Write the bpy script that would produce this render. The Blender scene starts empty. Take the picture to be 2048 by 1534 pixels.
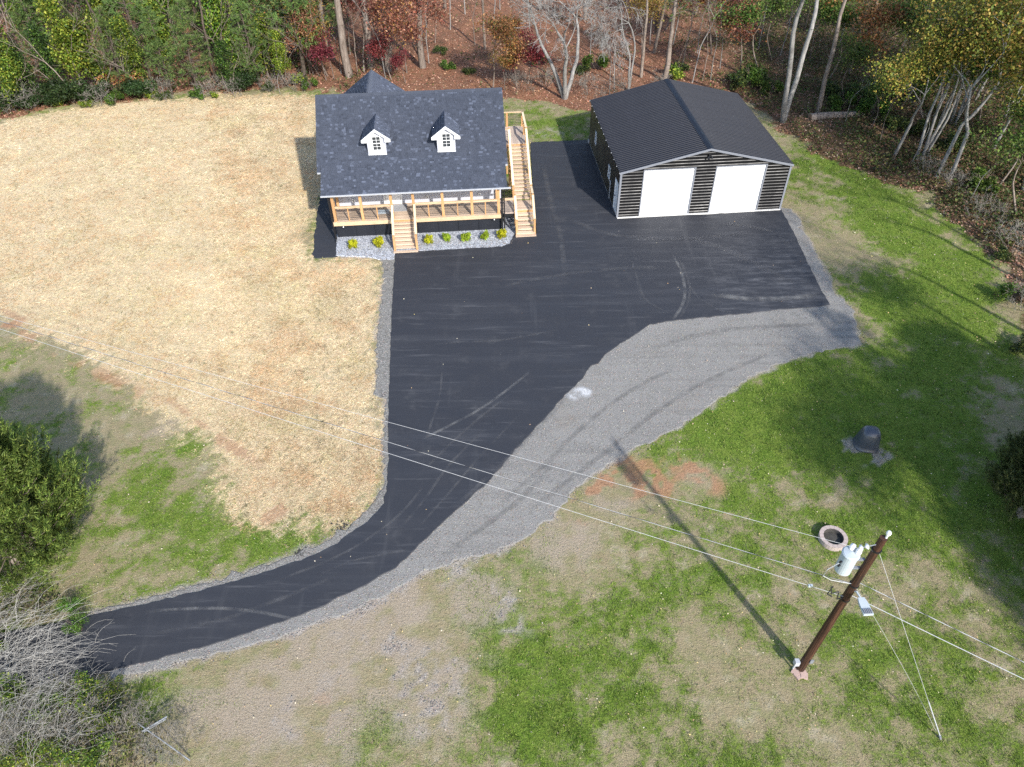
import bpy, math, random
import numpy as np
from mathutils import Vector, Matrix
R = math.radians
sc = bpy.context.scene
COL = sc.collection
random.seed(7)
rng = np.random.default_rng(7)

# ------------------------------------------------------------------ camera, sky, sun, exposure
CAM_H = 23.4; F_PX = 1466.04; PITCH = 0.7517; ROLL = -0.0114     # photo is 2048 x 1534
cp, sp = math.cos(PITCH), math.sin(PITCH)
_r0 = np.array([1, 0, 0.]); _f0 = np.array([0, cp, -sp]); _u0 = np.array([0, sp, cp])
C_R = math.cos(ROLL)*_r0 + math.sin(ROLL)*_u0
C_U = -math.sin(ROLL)*_r0 + math.cos(ROLL)*_u0
C_F = _f0
cam_d = bpy.data.cameras.new('camera'); cam = bpy.data.objects.new('camera', cam_d); COL.objects.link(cam)
cam_d.sensor_width = 36; cam_d.lens = 36*F_PX/2048; cam_d.clip_end = 4000; cam_d.clip_start = .5
cam.matrix_world = Matrix(((C_R[0], C_U[0], -C_F[0], 0), (C_R[1], C_U[1], -C_F[1], 0), (C_R[2], C_U[2], -C_F[2], CAM_H), (0, 0, 0, 1)))
sc.camera = cam

SUN_EL = R(33.5)
SUN_AZ = math.atan2(0.45, -0.893)              # direction towards the sun on the ground, (0.45, -0.893)
sun_dir = Vector((math.cos(SUN_EL)*0.45, -math.cos(SUN_EL)*0.893, math.sin(SUN_EL)))
w = bpy.data.worlds.new('World'); sc.world = w; w.use_nodes = True
nt = w.node_tree; nt.nodes.clear()
sky = nt.nodes.new('ShaderNodeTexSky'); sky.sky_type = 'NISHITA'; sky.sun_disc = False
sky.sun_elevation = SUN_EL; sky.sun_rotation = math.atan2(0.45, -0.893)
bg = nt.nodes.new('ShaderNodeBackground'); bg.inputs[1].default_value = 0.15
out = nt.nodes.new('ShaderNodeOutputWorld')
nt.links.new(sky.outputs[0], bg.inputs[0]); nt.links.new(bg.outputs[0], out.inputs[0])
sl = bpy.data.lights.new('sun', 'SUN'); sl.energy = 3.3; sl.angle = R(1.2); sl.color = (1, .965, .91)
so = bpy.data.objects.new('sun', sl); COL.objects.link(so)
so.rotation_euler = sun_dir.to_track_quat('Z', 'Y').to_euler()
sc.view_settings.view_transform = 'Standard'; sc.view_settings.look = 'None'
sc.view_settings.gamma = 1; sc.view_settings.exposure = 1.0
sc.cycles.use_denoising = False; sc.cycles.max_bounces = 6; sc.cycles.transparent_max_bounces = 8

# ------------------------------------------------------------------ helpers
def P(px, py, z=0.0):
    """world point at height z that stands at a given place of the 2048 x 1534 survey photo"""
    d = (px-1024)/F_PX*C_R - (py-767)/F_PX*C_U + C_F
    t = (z-CAM_H)/d[2]
    return np.array([d[0]*t, d[1]*t, z])
def poly(pts, z=0): return np.array([P(x, y, z)[:2] for x, y in pts])

def tag(o, label=None, cat=None, group=None, kind=None):
    if label: o['label'] = label
    if cat: o['category'] = cat
    if group: o['group'] = group
    if kind: o['kind'] = kind
    return o
def empty(name, loc=(0, 0, 0), rz=0, label=None, cat=None, group=None):
    o = bpy.data.objects.new(name, None); COL.objects.link(o)
    o.location = loc; o.rotation_euler = (0, 0, rz); o.empty_display_size = .3
    return tag(o, label, cat, group)
def link(name, me, mat=None, parent=None, loc=None, rot=None, scale=None):
    o = bpy.data.objects.new(name, me); COL.objects.link(o)
    if mat is not None and not me.materials: me.materials.append(mat)
    if parent: o.parent = parent
    if loc is not None: o.location = loc
    if rot is not None: o.rotation_euler = rot
    if scale is not None: o.scale = (scale,)*3 if np.isscalar(scale) else scale
    return o
def copy_tree(o, parent=None):
    c = o.copy(); COL.objects.link(c)
    if parent is not None: c.parent = parent
    for ch in list(o.children): copy_tree(ch, c)
    return c

def np_mesh(name, verts, faces, cols=None, smooth=False):
    """verts (N,3), faces (M,k); cols (N,3) per vertex"""
    me = bpy.data.meshes.new(name)
    verts = np.ascontiguousarray(verts, dtype=np.float32); faces = np.ascontiguousarray(faces, dtype=np.int32)
    k = faces.shape[1]; m = len(faces)
    me.vertices.add(len(verts)); me.vertices.foreach_set('co', verts.ravel())
    me.loops.add(m*k); me.loops.foreach_set('vertex_index', faces.ravel())
    me.polygons.add(m); me.polygons.foreach_set('loop_start', np.arange(0, m*k, k, dtype=np.int32))
    if smooth: me.polygons.foreach_set('use_smooth', np.ones(m, dtype=bool))
    me.update(calc_edges=True)
    if cols is not None: set_col(me, 'Col', cols)
    return me
def set_col(me, name, cols):
    a = me.color_attributes.new(name, 'FLOAT_COLOR', 'POINT')
    c = np.ones((len(cols), 4), np.float32); c[:, :cols.shape[1]] = cols
    a.data.foreach_set('color', c.ravel())

class MB:
    """collects boxes, beams, tubes, prisms into one mesh"""
    def __init__(s): s.v = []; s.f = []; s.c = []; s.cur = None
    def add(s, vs, fs):
        n = len(s.v); s.v += [tuple(map(float, v)) for v in vs]; s.f += [tuple(i+n for i in f) for f in fs]
        s.c += [s.cur or (1, 1, 1)]*len(vs); return s
    def box(s, x0, x1, y0, y1, z0, z1):
        return s.add([(x0,y0,z0),(x1,y0,z0),(x1,y1,z0),(x0,y1,z0),(x0,y0,z1),(x1,y0,z1),(x1,y1,z1),(x0,y1,z1)],
                     [(0,3,2,1),(4,5,6,7),(0,1,5,4),(1,2,6,5),(2,3,7,6),(3,0,4,7)])
    def beam(s, a, b, w, h, up=(0, 0, 1)):
        a, b = Vector(a), Vector(b); d = (b-a).normalized(); sd = d.cross(Vector(up))
        if sd.length < 1e-4: sd = Vector((1, 0, 0))
        sd.normalize(); u = sd.cross(d).normalized()
        vs = [p+sd*(i*w/2)+u*(j*h/2) for p in (a, b) for i, j in ((-1,-1),(1,-1),(1,1),(-1,1))]
        return s.add(vs, [(0,1,2,3),(7,6,5,4),(0,4,5,1),(1,5,6,2),(2,6,7,3),(3,7,4,0)])
    def tube(s, pts, r, k=8, cap=True):
        pts = [Vector(p) for p in pts]; rs = r if hasattr(r, '__len__') else [r]*len(pts)
        vs, fs = [], []
        for i, p in enumerate(pts):
            d = (pts[min(i+1, len(pts)-1)]-pts[max(i-1, 0)]).normalized()
            a = d.cross(Vector((0, 0, 1)))
            if a.length < 1e-3: a = d.cross(Vector((1, 0, 0)))
            a.normalize(); b = d.cross(a)
            vs += [p+(a*math.cos(t)+b*math.sin(t))*rs[i] for t in (2*math.pi*j/k for j in range(k))]
        for i in range(len(pts)-1):
            fs += [(i*k+j, i*k+(j+1) % k, (i+1)*k+(j+1) % k, (i+1)*k+j) for j in range(k)]
        if cap: fs += [tuple(range(k))[::-1], tuple(range((len(pts)-1)*k, len(pts)*k))]
        return s.add(vs, fs)
    def lathe(s, prof, k=20, c=(0, 0, 0)):
        vs = [(c[0]+r*math.cos(2*math.pi*j/k), c[1]+r*math.sin(2*math.pi*j/k), c[2]+z) for r, z in prof for j in range(k)]
        fs = [(i*k+j, i*k+(j+1) % k, (i+1)*k+(j+1) % k, (i+1)*k+j) for i in range(len(prof)-1) for j in range(k)]
        if prof[0][0] > 1e-4: fs.append(tuple(range(k))[::-1])
        if prof[-1][0] > 1e-4: fs.append(tuple(range((len(prof)-1)*k, len(prof)*k)))
        return s.add(vs, fs)
    def prism(s, pts, a, b):
        """polygon pts in 3-D swept from offset a to offset b (vectors)"""
        n = len(pts); a = Vector(a); b = Vector(b)
        vs = [Vector(p)+a for p in pts]+[Vector(p)+b for p in pts]
        return s.add(vs, [tuple(range(n))[::-1], tuple(range(n, 2*n))]+[(i, (i+1) % n, n+(i+1) % n, n+i) for i in range(n)])
    def mesh(s, name, mat=None, col=False, smooth=False):
        me = bpy.data.meshes.new(name); me.from_pydata(s.v, [], s.f); me.update()
        if smooth: me.polygons.foreach_set('use_smooth', [True]*len(me.polygons))
        if col: set_col(me, 'Col', np.array(s.c, np.float32))
        if mat: me.materials.append(mat)
        return me
    def build(s, name, mat, parent=None, loc=None, rot=None, col=False, smooth=False):
        return link(name, s.mesh(name, mat, col, smooth), None, parent, loc, rot)

# value noise (numpy)
def vnoise(x, y, scale, seed=0):
    x = x*scale+seed*17.3; y = y*scale-seed*9.1
    xi = np.floor(x).astype(np.int64); yi = np.floor(y).astype(np.int64); fx = x-xi; fy = y-yi
    def h(a, b):
        n = (a*374761393+b*668265263+seed*1442695) & 0x7fffffff
        n = ((n ^ (n >> 13))*1274126177) & 0x7fffffff
        return ((n ^ (n >> 16)) & 0xffff)/65535.0
    fx = fx*fx*(3-2*fx); fy = fy*fy*(3-2*fy)
    return (h(xi, yi)*(1-fx)+h(xi+1, yi)*fx)*(1-fy)+(h(xi, yi+1)*(1-fx)+h(xi+1, yi+1)*fx)*fy
def fbm(x, y, scale, seed=0, o=4):
    s = 0; a = .5; t = 0
    for i in range(o): s = s+a*vnoise(x, y, scale*2**i, seed+i*3); t += a; a *= .55
    return s/t
def sdist(X, Y, pg):
    """signed distance to polygon, positive inside"""
    d2 = np.full(X.shape, 1e18); ins = np.zeros(X.shape, bool); n = len(pg)
    for i in range(n):
        ax, ay = pg[i]; bx, by = pg[(i+1) % n]; ex, ey = bx-ax, by-ay
        t = np.clip(((X-ax)*ex+(Y-ay)*ey)/(ex*ex+ey*ey+1e-12), 0, 1)
        d2 = np.minimum(d2, (X-ax-t*ex)**2+(Y-ay-t*ey)**2)
        c = ((ay > Y) != (by > Y)) & (X < (bx-ax)*(Y-ay)/((by-ay) if abs(by-ay) > 1e-12 else 1e-12)+ax)
        ins ^= c
    d = np.sqrt(d2); return np.where(ins, d, -d)
def sstep(x, a, b): t = np.clip((x-a)/(b-a), 0, 1); return t*t*(3-2*t)
def sline(X, Y, pts):
    d2 = np.full(X.shape, 1e18)
    for (ax, ay), (bx, by) in zip(pts[:-1], pts[1:]):
        ex, ey = bx-ax, by-ay; t = np.clip(((X-ax)*ex+(Y-ay)*ey)/(ex*ex+ey*ey+1e-12), 0, 1)
        d2 = np.minimum(d2, (X-ax-t*ex)**2+(Y-ay-t*ey)**2)
    return np.sqrt(d2)

# ------------------------------------------------------------------ materials
class Nodes:
    def __init__(s, name):
        s.m = bpy.data.materials.new(name); s.m.use_nodes = True; s.t = s.m.node_tree; s.t.nodes.clear()
        s.o = s.t.nodes.new('ShaderNodeOutputMaterial'); s.geo = None
    def n(s, t, **k):
        q = s.t.nodes.new(t)
        for a, b in k.items(): setattr(q, a, b)
        return q
    def put(s, sock, v):
        if hasattr(v, 'is_output') or isinstance(v, bpy.types.NodeSocket): s.t.links.new(v, sock)
        elif isinstance(v, (tuple, list)): sock.default_value = tuple(v)+((1,) if len(v) == 3 and len(sock.default_value) == 4 else ())
        else: sock.default_value = v
    def coord(s):
        if not s.geo: s.geo = s.n('ShaderNodeTexCoord')
        return s.geo.outputs['Object']
    def noise(s, scale, detail=3, rough=.55, vec=None, dist=0):
        q = s.n('ShaderNodeTexNoise'); s.put(q.inputs['Vector'], vec or s.coord()); q.inputs['Scale'].default_value = scale
        q.inputs['Detail'].default_value = detail; q.inputs['Roughness'].default_value = rough; q.inputs['Distortion'].default_value = dist
        return q.outputs[0]
    def voro(s, scale, vec=None, feat='F1', outp=0):
        q = s.n('ShaderNodeTexVoronoi', feature=feat); s.put(q.inputs['Vector'], vec or s.coord()); q.inputs['Scale'].default_value = scale
        return q.outputs[outp]
    def mapv(s, scale=(1, 1, 1), rot=(0, 0, 0), loc=(0, 0, 0)):
        q = s.n('ShaderNodeMapping'); s.put(q.inputs[0], s.coord()); q.inputs['Scale'].default_value = scale
        q.inputs['Rotation'].default_value = rot; q.inputs['Location'].default_value = loc; return q.outputs[0]
    def math(s, op, a, b=0.0, c=None, clamp=False):
        q = s.n('ShaderNodeMath', operation=op, use_clamp=clamp); s.put(q.inputs[0], a); s.put(q.inputs[1], b)
        if c is not None: s.put(q.inputs[2], c)
        return q.outputs[0]
    def rng(s, v, a, b, c=0., d=1., smooth=True):
        q = s.n('ShaderNodeMapRange'); q.interpolation_type = 'SMOOTHSTEP' if smooth else 'LINEAR'
        s.put(q.inputs[0], v)
        for i, x in enumerate((a, b, c, d)): s.put(q.inputs[i+1], x)
        return q.outputs[0]
    def mix(s, f, a, b, mode='MIX'):
        q = s.n('ShaderNodeMix', data_type='RGBA', blend_type=mode); q.clamp_factor = True
        s.put(q.inputs[0], f); s.put(q.inputs[6], a); s.put(q.inputs[7], b); return q.outputs[2]
    def ramp(s, f, stops):
        q = s.n('ShaderNodeValToRGB'); e = q.color_ramp.elements
        while len(e) < len(stops): e.new(.5)
        for el, (p, c) in zip(e, stops): el.position = p; el.color = tuple(c)+(1,)
        s.put(q.inputs[0], f); return q.outputs[0]
    def attr(s, name):
        q = s.n('ShaderNodeAttribute', attribute_name=name); return q
    def sep(s, c):
        q = s.n('ShaderNodeSeparateColor'); s.put(q.inputs[0], c); return q.outputs
    def bump(s, h, strength=.3, dist=.02):
        q = s.n('ShaderNodeBump'); s.put(q.inputs['Height'], h); q.inputs['Strength'].default_value = strength; q.inputs['Distance'].default_value = dist
        return q.outputs[0]
    def bsdf(s, col, rough=.8, spec=.3, metal=0, normal=None, **k):
        q = s.n('ShaderNodeBsdfPrincipled'); s.put(q.inputs['Base Color'], col); s.put(q.inputs['Roughness'], rough)
        s.put(q.inputs['Specular IOR Level'], spec); s.put(q.inputs['Metallic'], metal)
        if normal is not None: s.put(q.inputs['Normal'], normal)
        for a, b in k.items(): s.put(q.inputs[a], b)
        return q.outputs[0]
    def done(s, sh): s.t.links.new(sh, s.o.inputs[0]); return s.m

def m_plain(name, col, rough=.6, spec=.4, metal=0, var=.15, scale=3, bump=0, bscale=40):
    q = Nodes(name); n = q.noise(scale, 4)
    c = q.mix(n, tuple(x*(1-var) for x in col), tuple(min(1, x*(1+var)) for x in col))
    nm = q.bump(q.noise(bscale, 3), bump, .01) if bump else None
    return q.done(q.bsdf(c, rough, spec, metal, nm))
def m_wood(name, c0, c1, stretch=(1, 14, 14), rough=.75):
    q = Nodes(name); oi = q.n('ShaderNodeObjectInfo')
    v = q.mapv(stretch); n = q.noise(2.2, 4, .6, v); n2 = q.noise(1.3, 2)
    c = q.mix(q.rng(n, .3, .7), c0, c1)
    c = q.mix(q.math('MULTIPLY', q.rng(n2, .45, .75), .35), c, tuple(x*.55 for x in c0))
    hsv = q.n('ShaderNodeHueSaturation'); q.put(hsv.inputs['Color'], c); q.put(hsv.inputs['Value'], q.rng(oi.outputs['Random'], 0, 1, .82, 1.15, False))
    return q.done(q.bsdf(hsv.outputs[0], rough, .25, 0, q.bump(n, .25, .01)))
def m_leaf(name, trans=.35, rough=.55, gain=1.0):
    q = Nodes(name); a = q.attr('Col'); oi = q.n('ShaderNodeObjectInfo')
    hsv = q.n('ShaderNodeHueSaturation'); q.put(hsv.inputs['Color'], a.outputs['Color'])
    q.put(hsv.inputs['Value'], q.rng(oi.outputs['Random'], 0, 1, .85*gain, 1.15*gain, False))
    q.put(hsv.inputs['Hue'], q.rng(oi.outputs['Random'], 0, 1, .488, .512, False))
    p = q.bsdf(hsv.outputs[0], rough, .25)
    if trans <= 0: return q.done(p)
    t = q.n('ShaderNodeBsdfTranslucent'); q.put(t.inputs[0], hsv.outputs[0])
    x = q.n('ShaderNodeMixShader'); x.inputs[0].default_value = trans
    q.t.links.new(p, x.inputs[1]); q.t.links.new(t.outputs[0], x.inputs[2]); return q.done(x.outputs[0])
def m_col(name, rough=.8, spec=.25, nscale=30, bump=.2):
    q = Nodes(name); a = q.attr('Col'); n = q.noise(nscale, 3)
    c = q.mix(q.math('MULTIPLY', n, .35), a.outputs['Color'], (0, 0, 0), 'MIX')
    return q.done(q.bsdf(c, rough, spec, 0, q.bump(n, bump, .01)))

# ------------------------------------------------------------------ survey outlines
ASPH = [(790,507),(835,504),(1003,495),(1020,488),(1029,470),(1074,468),(1066,380),(1061,286),(1178,281),(1240,300),(1250,430),(1400,431),(1562,421),(1585,463),(1610,517),(1640,578),(1657,609),(1640,614),
 (1560,620),(1480,629),(1400,636),(1325,645),(1300,650),(1262,675),(1215,705),(1195,728),(1180,732),(1165,757),(1130,790),(1092,834),(1060,868),(1030,900),(1003,934),(975,965),(930,1005),(880,1050),
 (830,1100),(790,1135),(745,1162),(700,1185),(650,1210),(600,1230),(550,1249),(500,1265),(450,1281),(400,1295),(350,1309),(300,1322),(220,1342),(150,1356),(60,1374),(-60,1398),
 (-60,1280),(60,1258),(130,1243),(200,1229),(250,1219),(320,1204),(400,1184),(450,1171),(500,1156),(545,1142),(590,1127),(640,1107),(675,1088),(705,1067),(735,1045),(757,1025),(768,1008),(774,985),(777,940),
 (778,890),(777,830),(780,760),(782,700),(784,640),(786,590),(789,540)]
LOT = [(1562,415),(1578,419),(1597,438),(1600,455),(1622,490),(1642,530),(1658,560),(1668,588),(1690,606),(1704,622),(1712,660),(1721,688),(1690,694),(1640,700),(1600,712),(1560,725),(1515,745),(1480,765),(1440,795),
 (1415,815),(1385,833),(1360,850),(1330,866),(1285,888),(1240,912),(1205,935),(1180,950),(1155,978),(1128,1000),(1100,1035),(1078,1052),(1040,1078),(1000,1100),(960,1112),(910,1122),(870,1135),(835,1150),(790,1176),(740,1205),
 (690,1222),(640,1242),(570,1268),(500,1287),(420,1309),(330,1331),(220,1358),(220,1335),(500,1255),(700,1175),(830,1090),(930,995),(1030,890),(1130,780),(1215,695),(1300,640),(1480,619),(1640,600),(1600,510),(1550,420)]
VERGE = [(762,516),(790,512),(789,600),(786,700),(782,800),(780,1000),(760,1030),(700,1078),(640,1115),(560,1145),(400,1192),(250,1227),(190,1238),(190,1224),(240,1212),(330,1190),(420,1166),(500,1142),(560,1120),(610,1100),
 (640,1092),(690,1060),(730,1028),(758,995),(770,960),(768,880),(770,800),(752,788),(756,740),(754,690),(758,640),(764,590),(770,545)]
BED = [(674,470),(1003,448),(1014,430),(1030,436),(1031,474),(1022,489),(1003,497),(835,506),(790,509),(788,519),(765,520),(735,514),(690,513),(673,512)]
PAVE = [(626,517),(628,480),(633,440),(640,395),(655,360),(700,360),(690,440),(678,476),(674,514),(650,516)]
STRAW = [(-200,620),(0,640),(60,672),(120,700),(180,728),(240,762),(300,800),(345,835),(395,880),(440,935),(470,985),(505,1045),(540,1055),(600,1040),(640,1030),(680,1062),(735,1030),(762,990),(772,930),(775,830),(755,790),(757,690),(766,520),
 (690,512),(640,520),(625,515),(632,400),(700,350),(700,240),(650,200),(600,190),(520,188),(440,190),(350,196),(260,204),(180,212),(100,225),(0,246),(-200,270)]
WOODS = [(-1400,330),(-400,270),(0,235),(100,217),(200,205),(330,192),(450,182),(560,180),(640,180),(700,200),(900,215),(1000,205),(1080,210),(1180,225),(1300,190),(1470,190),(1545,250),(1600,290),(1680,330),(1760,365),(1830,380),
 (1880,420),(1930,450),(1965,480),(1995,530),(2005,580),(2030,640),(2060,720),(2200,860),(3200,1000),(3200,-300),(2400,-420),(1000,-420),(-900,-420),(-1600,-100)]
pA, pL, pV, pB, pP, pS = map(poly, (ASPH, LOT, VERGE, BED, PAVE, STRAW))
pW = poly(WOODS)
pZ1 = poly([(1575,280),(1640,310),(1760,370),(1860,420),(1960,520),(2010,620),(2048,800),(1960,790),(1850,740),(1740,660),(1690,560),(1760,480),(1660,380)])
pZ2 = poly([(1440,810),(1560,735),(1730,690),(1900,720),(2048,950),(2048,1200),(1900,1080),(1780,980),(1620,960),(1480,900)])

# ------------------------------------------------------------------ ground sheet
def axis(a, b, step, far):
    core = np.arange(a, b+step/2, step)
    o = step*1.35**np.arange(1, 40); o = np.cumsum(o); o = o[o < far]
    return np.concatenate([(a-o)[::-1], core, b+o])
gxs = axis(-46, 40, .2, 1500); gys = axis(3, 92, .2, 1500)
GX, GY = np.meshgrid(gxs, gys); X = GX.ravel(); Y = GY.ravel()
def masks(X, Y):
    n1 = fbm(X, Y, .5, 1); n2 = fbm(X, Y, 1.7, 5); n3 = fbm(X, Y, .22, 9)
    straw = sstep(sdist(X, Y, pS)+(n1-.5)*2.2+(n2-.5)*2.2+(fbm(X, Y, 4.5, 14, 3)-.5)*2.0, -1.1, 1.3)
    woods = sstep(sdist(X, Y, pW)+(n1-.5)*3.2+(n2-.5)*1.2, -.9, 1.1)
    lush = .50+.10*sstep(X, -2, 5)*sstep(-Y, -32, -24)+(n3-.5)*.7+(n1-.5)*.8+(n2-.5)*1.0+(fbm(X, Y, 4.5, 13, 3)-.5)*.7
    def blob(px, py, r, v):
        c = P(px, py); return v*np.exp(-((X-c[0])**2+(Y-c[1])**2)/(r*r))
    for px, py, r, v in [(1560,790,2.6,.45),(1450,850,1.8,.45),(1400,890,1.4,.4),(1780,690,3,.3),(1880,620,3,.3),(1840,470,3,.3),(1650,330,1.6,.35),(1720,380,2.4,.35),(1960,720,2,.25),(1750,950,2.6,.28),(1650,900,2.4,.3),(1850,950,2.5,.3),
        (960,1330,1.0,.5),(1040,1430,1.5,.55),(1240,1240,.9,.4),(1280,1370,1.3,.45),(1110,1490,1.6,.45),(710,1490,1.2,.4),(320,1050,1.8,.3),(470,1090,1.3,.5),(550,1070,1.0,.5),(382,893,.45,.8),(300,970,1.6,.3),(320,1390,.6,.6),(1100,240,3,.2),(1640,1250,2,.12),
        (1480,1200,1.2,.15),(960,1150,.6,.35),(1000,1240,.4,.4),(1850,1350,1.6,.15),(440,1110,1.2,.4),
        (1630,470,2.4,-.45),(1700,520,2.0,-.35),(1580,400,1.5,-.3),(1400,970,1.1,-.5),(860,1250,1.6,-.45),(700,1310,2.0,-.5),(520,1390,1.8,-.4),(560,1480,1.6,-.5),(1400,1320,1.2,-.22),(900,1400,1.2,-.4),(1200,1060,1.6,-.3),(1100,1150,1.2,-.2),
        (1990,800,1.6,-.4),(1960,760,1.0,-.3),(1450,1400,1.6,-.2),(1330,1480,1.0,-.3),(760,1220,1.5,-.5),(1250,990,1.2,-.4),(300,850,1.2,-.4),(380,960,1.0,-.25),(1700,1480,1.5,-.1),(560,1330,1.2,-.2)]:
        lush = lush+blob(px, py, r*1.15, v*.62)*(.45+1.1*n2)
    lush = lush+.30*sstep(sdist(X, Y, pZ1)+(n1-.5)*3, -1.2, 1.5)+.24*sstep(sdist(X, Y, pZ2)+(n1-.5)*3, -1.2, 1.5)
    dirt = np.zeros_like(X)
    for px, py, r, v in [(1260,945,1.1,.9),(1310,980,.9,.8),(1375,925,1.0,.75),(1430,975,.7,.5),(1215,960,.5,.6),(1165,1035,.4,.6),(30,640,.6,.9),(540,1035,.5,.9),(1150,1020,.5,.5),(640,1420,.9,.35),(1685,620,.4,.5),(610,275,.9,.5),(1180,215,3,.3),(690,525,.8,.5),(740,518,.7,.5),(1580,1355,.3,.3)]:
        dirt = dirt+blob(px, py, r, v)
    for ln, wd, v in [([(0,625),(60,670),(120,700),(180,735),(240,765),(300,795)], .6, .55), ([(340,800),(400,845),(460,890),(520,930),(550,970),(565,1020)], .3, .6), ([(430,880),(480,905)], .25, .8), ([(1120,1010),(1160,985),(1215,975)], .25, .7)]:
        dirt = dirt+v*np.exp(-(sline(X, Y, [P(*q)[:2] for q in ln])/wd)**2)
    dirt = dirt*np.clip(.1+1.5*sstep(n2+.4*(n1-.5), .32, .66), 0, 1.4)
    soil = np.zeros_like(X)
    for px, py, r, v in [(760,1265,2.4,.8),(650,1330,2.2,.7),(880,1340,1.7,.6),(540,1410,2.0,.65),(960,1180,1.4,.6),(1130,1075,1.5,.65),(620,1475,1.8,.7),(820,1185,1.5,.7),(400,1410,1.4,.5),(1240,1000,1.3,.5),(860,1430,1.4,.55),(1390,945,1.2,.5),(330,850,1.2,.45)]: soil = np.maximum(soil, blob(px, py, r*1.25, v))
    soil = np.clip(soil*(.25+1.5*sstep(.6*n2+.4*n1, .30, .64)), 0, 1); lush = lush-.16*soil
    grav = np.zeros_like(X)
    for px, py, r, v in [(1010,1210,.9,.9),(1040,1260,.8,.85),(860,1390,1.2,.85),(840,1440,1.0,.7),(800,1330,1.0,.6),(1235,1485,.7,.7),(1100,1330,.5,.6),(650,1420,1.3,.55),(590,1460,1.1,.5),(760,1270,1.9,.75),(720,1200,1.2,.7),(640,1290,1.5,.5),(900,1330,1.5,.6),(960,1180,1.3,.6),(1180,1090,1.3,.45),(520,1440,1.5,.45),(880,1150,.7,.6),(940,1130,.7,.6),(1290,1010,.5,.6),(1130,265,2.0,.8),(1080,270,1.5,.8),(1738,905,.75,3.0),(1702,893,.45,2.0),(1768,916,.4,2.0)]:
        grav = grav+blob(px, py, r, v)
    edge = np.maximum(sdist(X, Y, pL), np.maximum(sdist(X, Y, pV), sdist(X, Y, pB)))
    n4 = fbm(X, Y, 3.2, 31, 3); grav = np.clip(grav*.8*sstep(n4+.5*(n2-.5), .15, .9)+sstep(edge+(n2-.5)*.7, -.4, .1), 0, 1)
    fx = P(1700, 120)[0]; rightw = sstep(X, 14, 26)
    return dict(soil=soil, rightw=rightw, straw=straw, woods=woods, lush=np.clip(lush, 0, 1), dirt=np.clip(dirt, 0, 1), grav=grav, n1=n1, n2=n2)
Mk = masks(X, Y)
inA = np.maximum.reduce([sdist(X, Y, q) for q in (pA, pL, pV, pB, pP)])
Z = Mk['woods']*(fbm(X, Y, .35, 21)-.4)*.5*sstep(-inA, .5, 2.5)
Z = np.where(Mk['woods'] < .02, 0, Z)
ny, nx = GX.shape
idx = np.arange(nx*ny).reshape(ny, nx)
fc = np.stack([idx[:-1, :-1], idx[:-1, 1:], idx[1:, 1:], idx[1:, :-1]], -1).reshape(-1, 4)
gme = np_mesh('ground', np.stack([X, Y, Z], 1), fc, None, True)
set_col(gme, 'MaskA', np.stack([Mk['straw'], Mk['lush'], Mk['dirt']], 1))
set_col(gme, 'MaskB', np.stack([Mk['woods'], Mk['grav'], Mk['rightw']], 1))
set_col(gme, 'MaskC', np.stack([Mk['soil'], Mk['n1'], Mk['n2']], 1))
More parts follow.
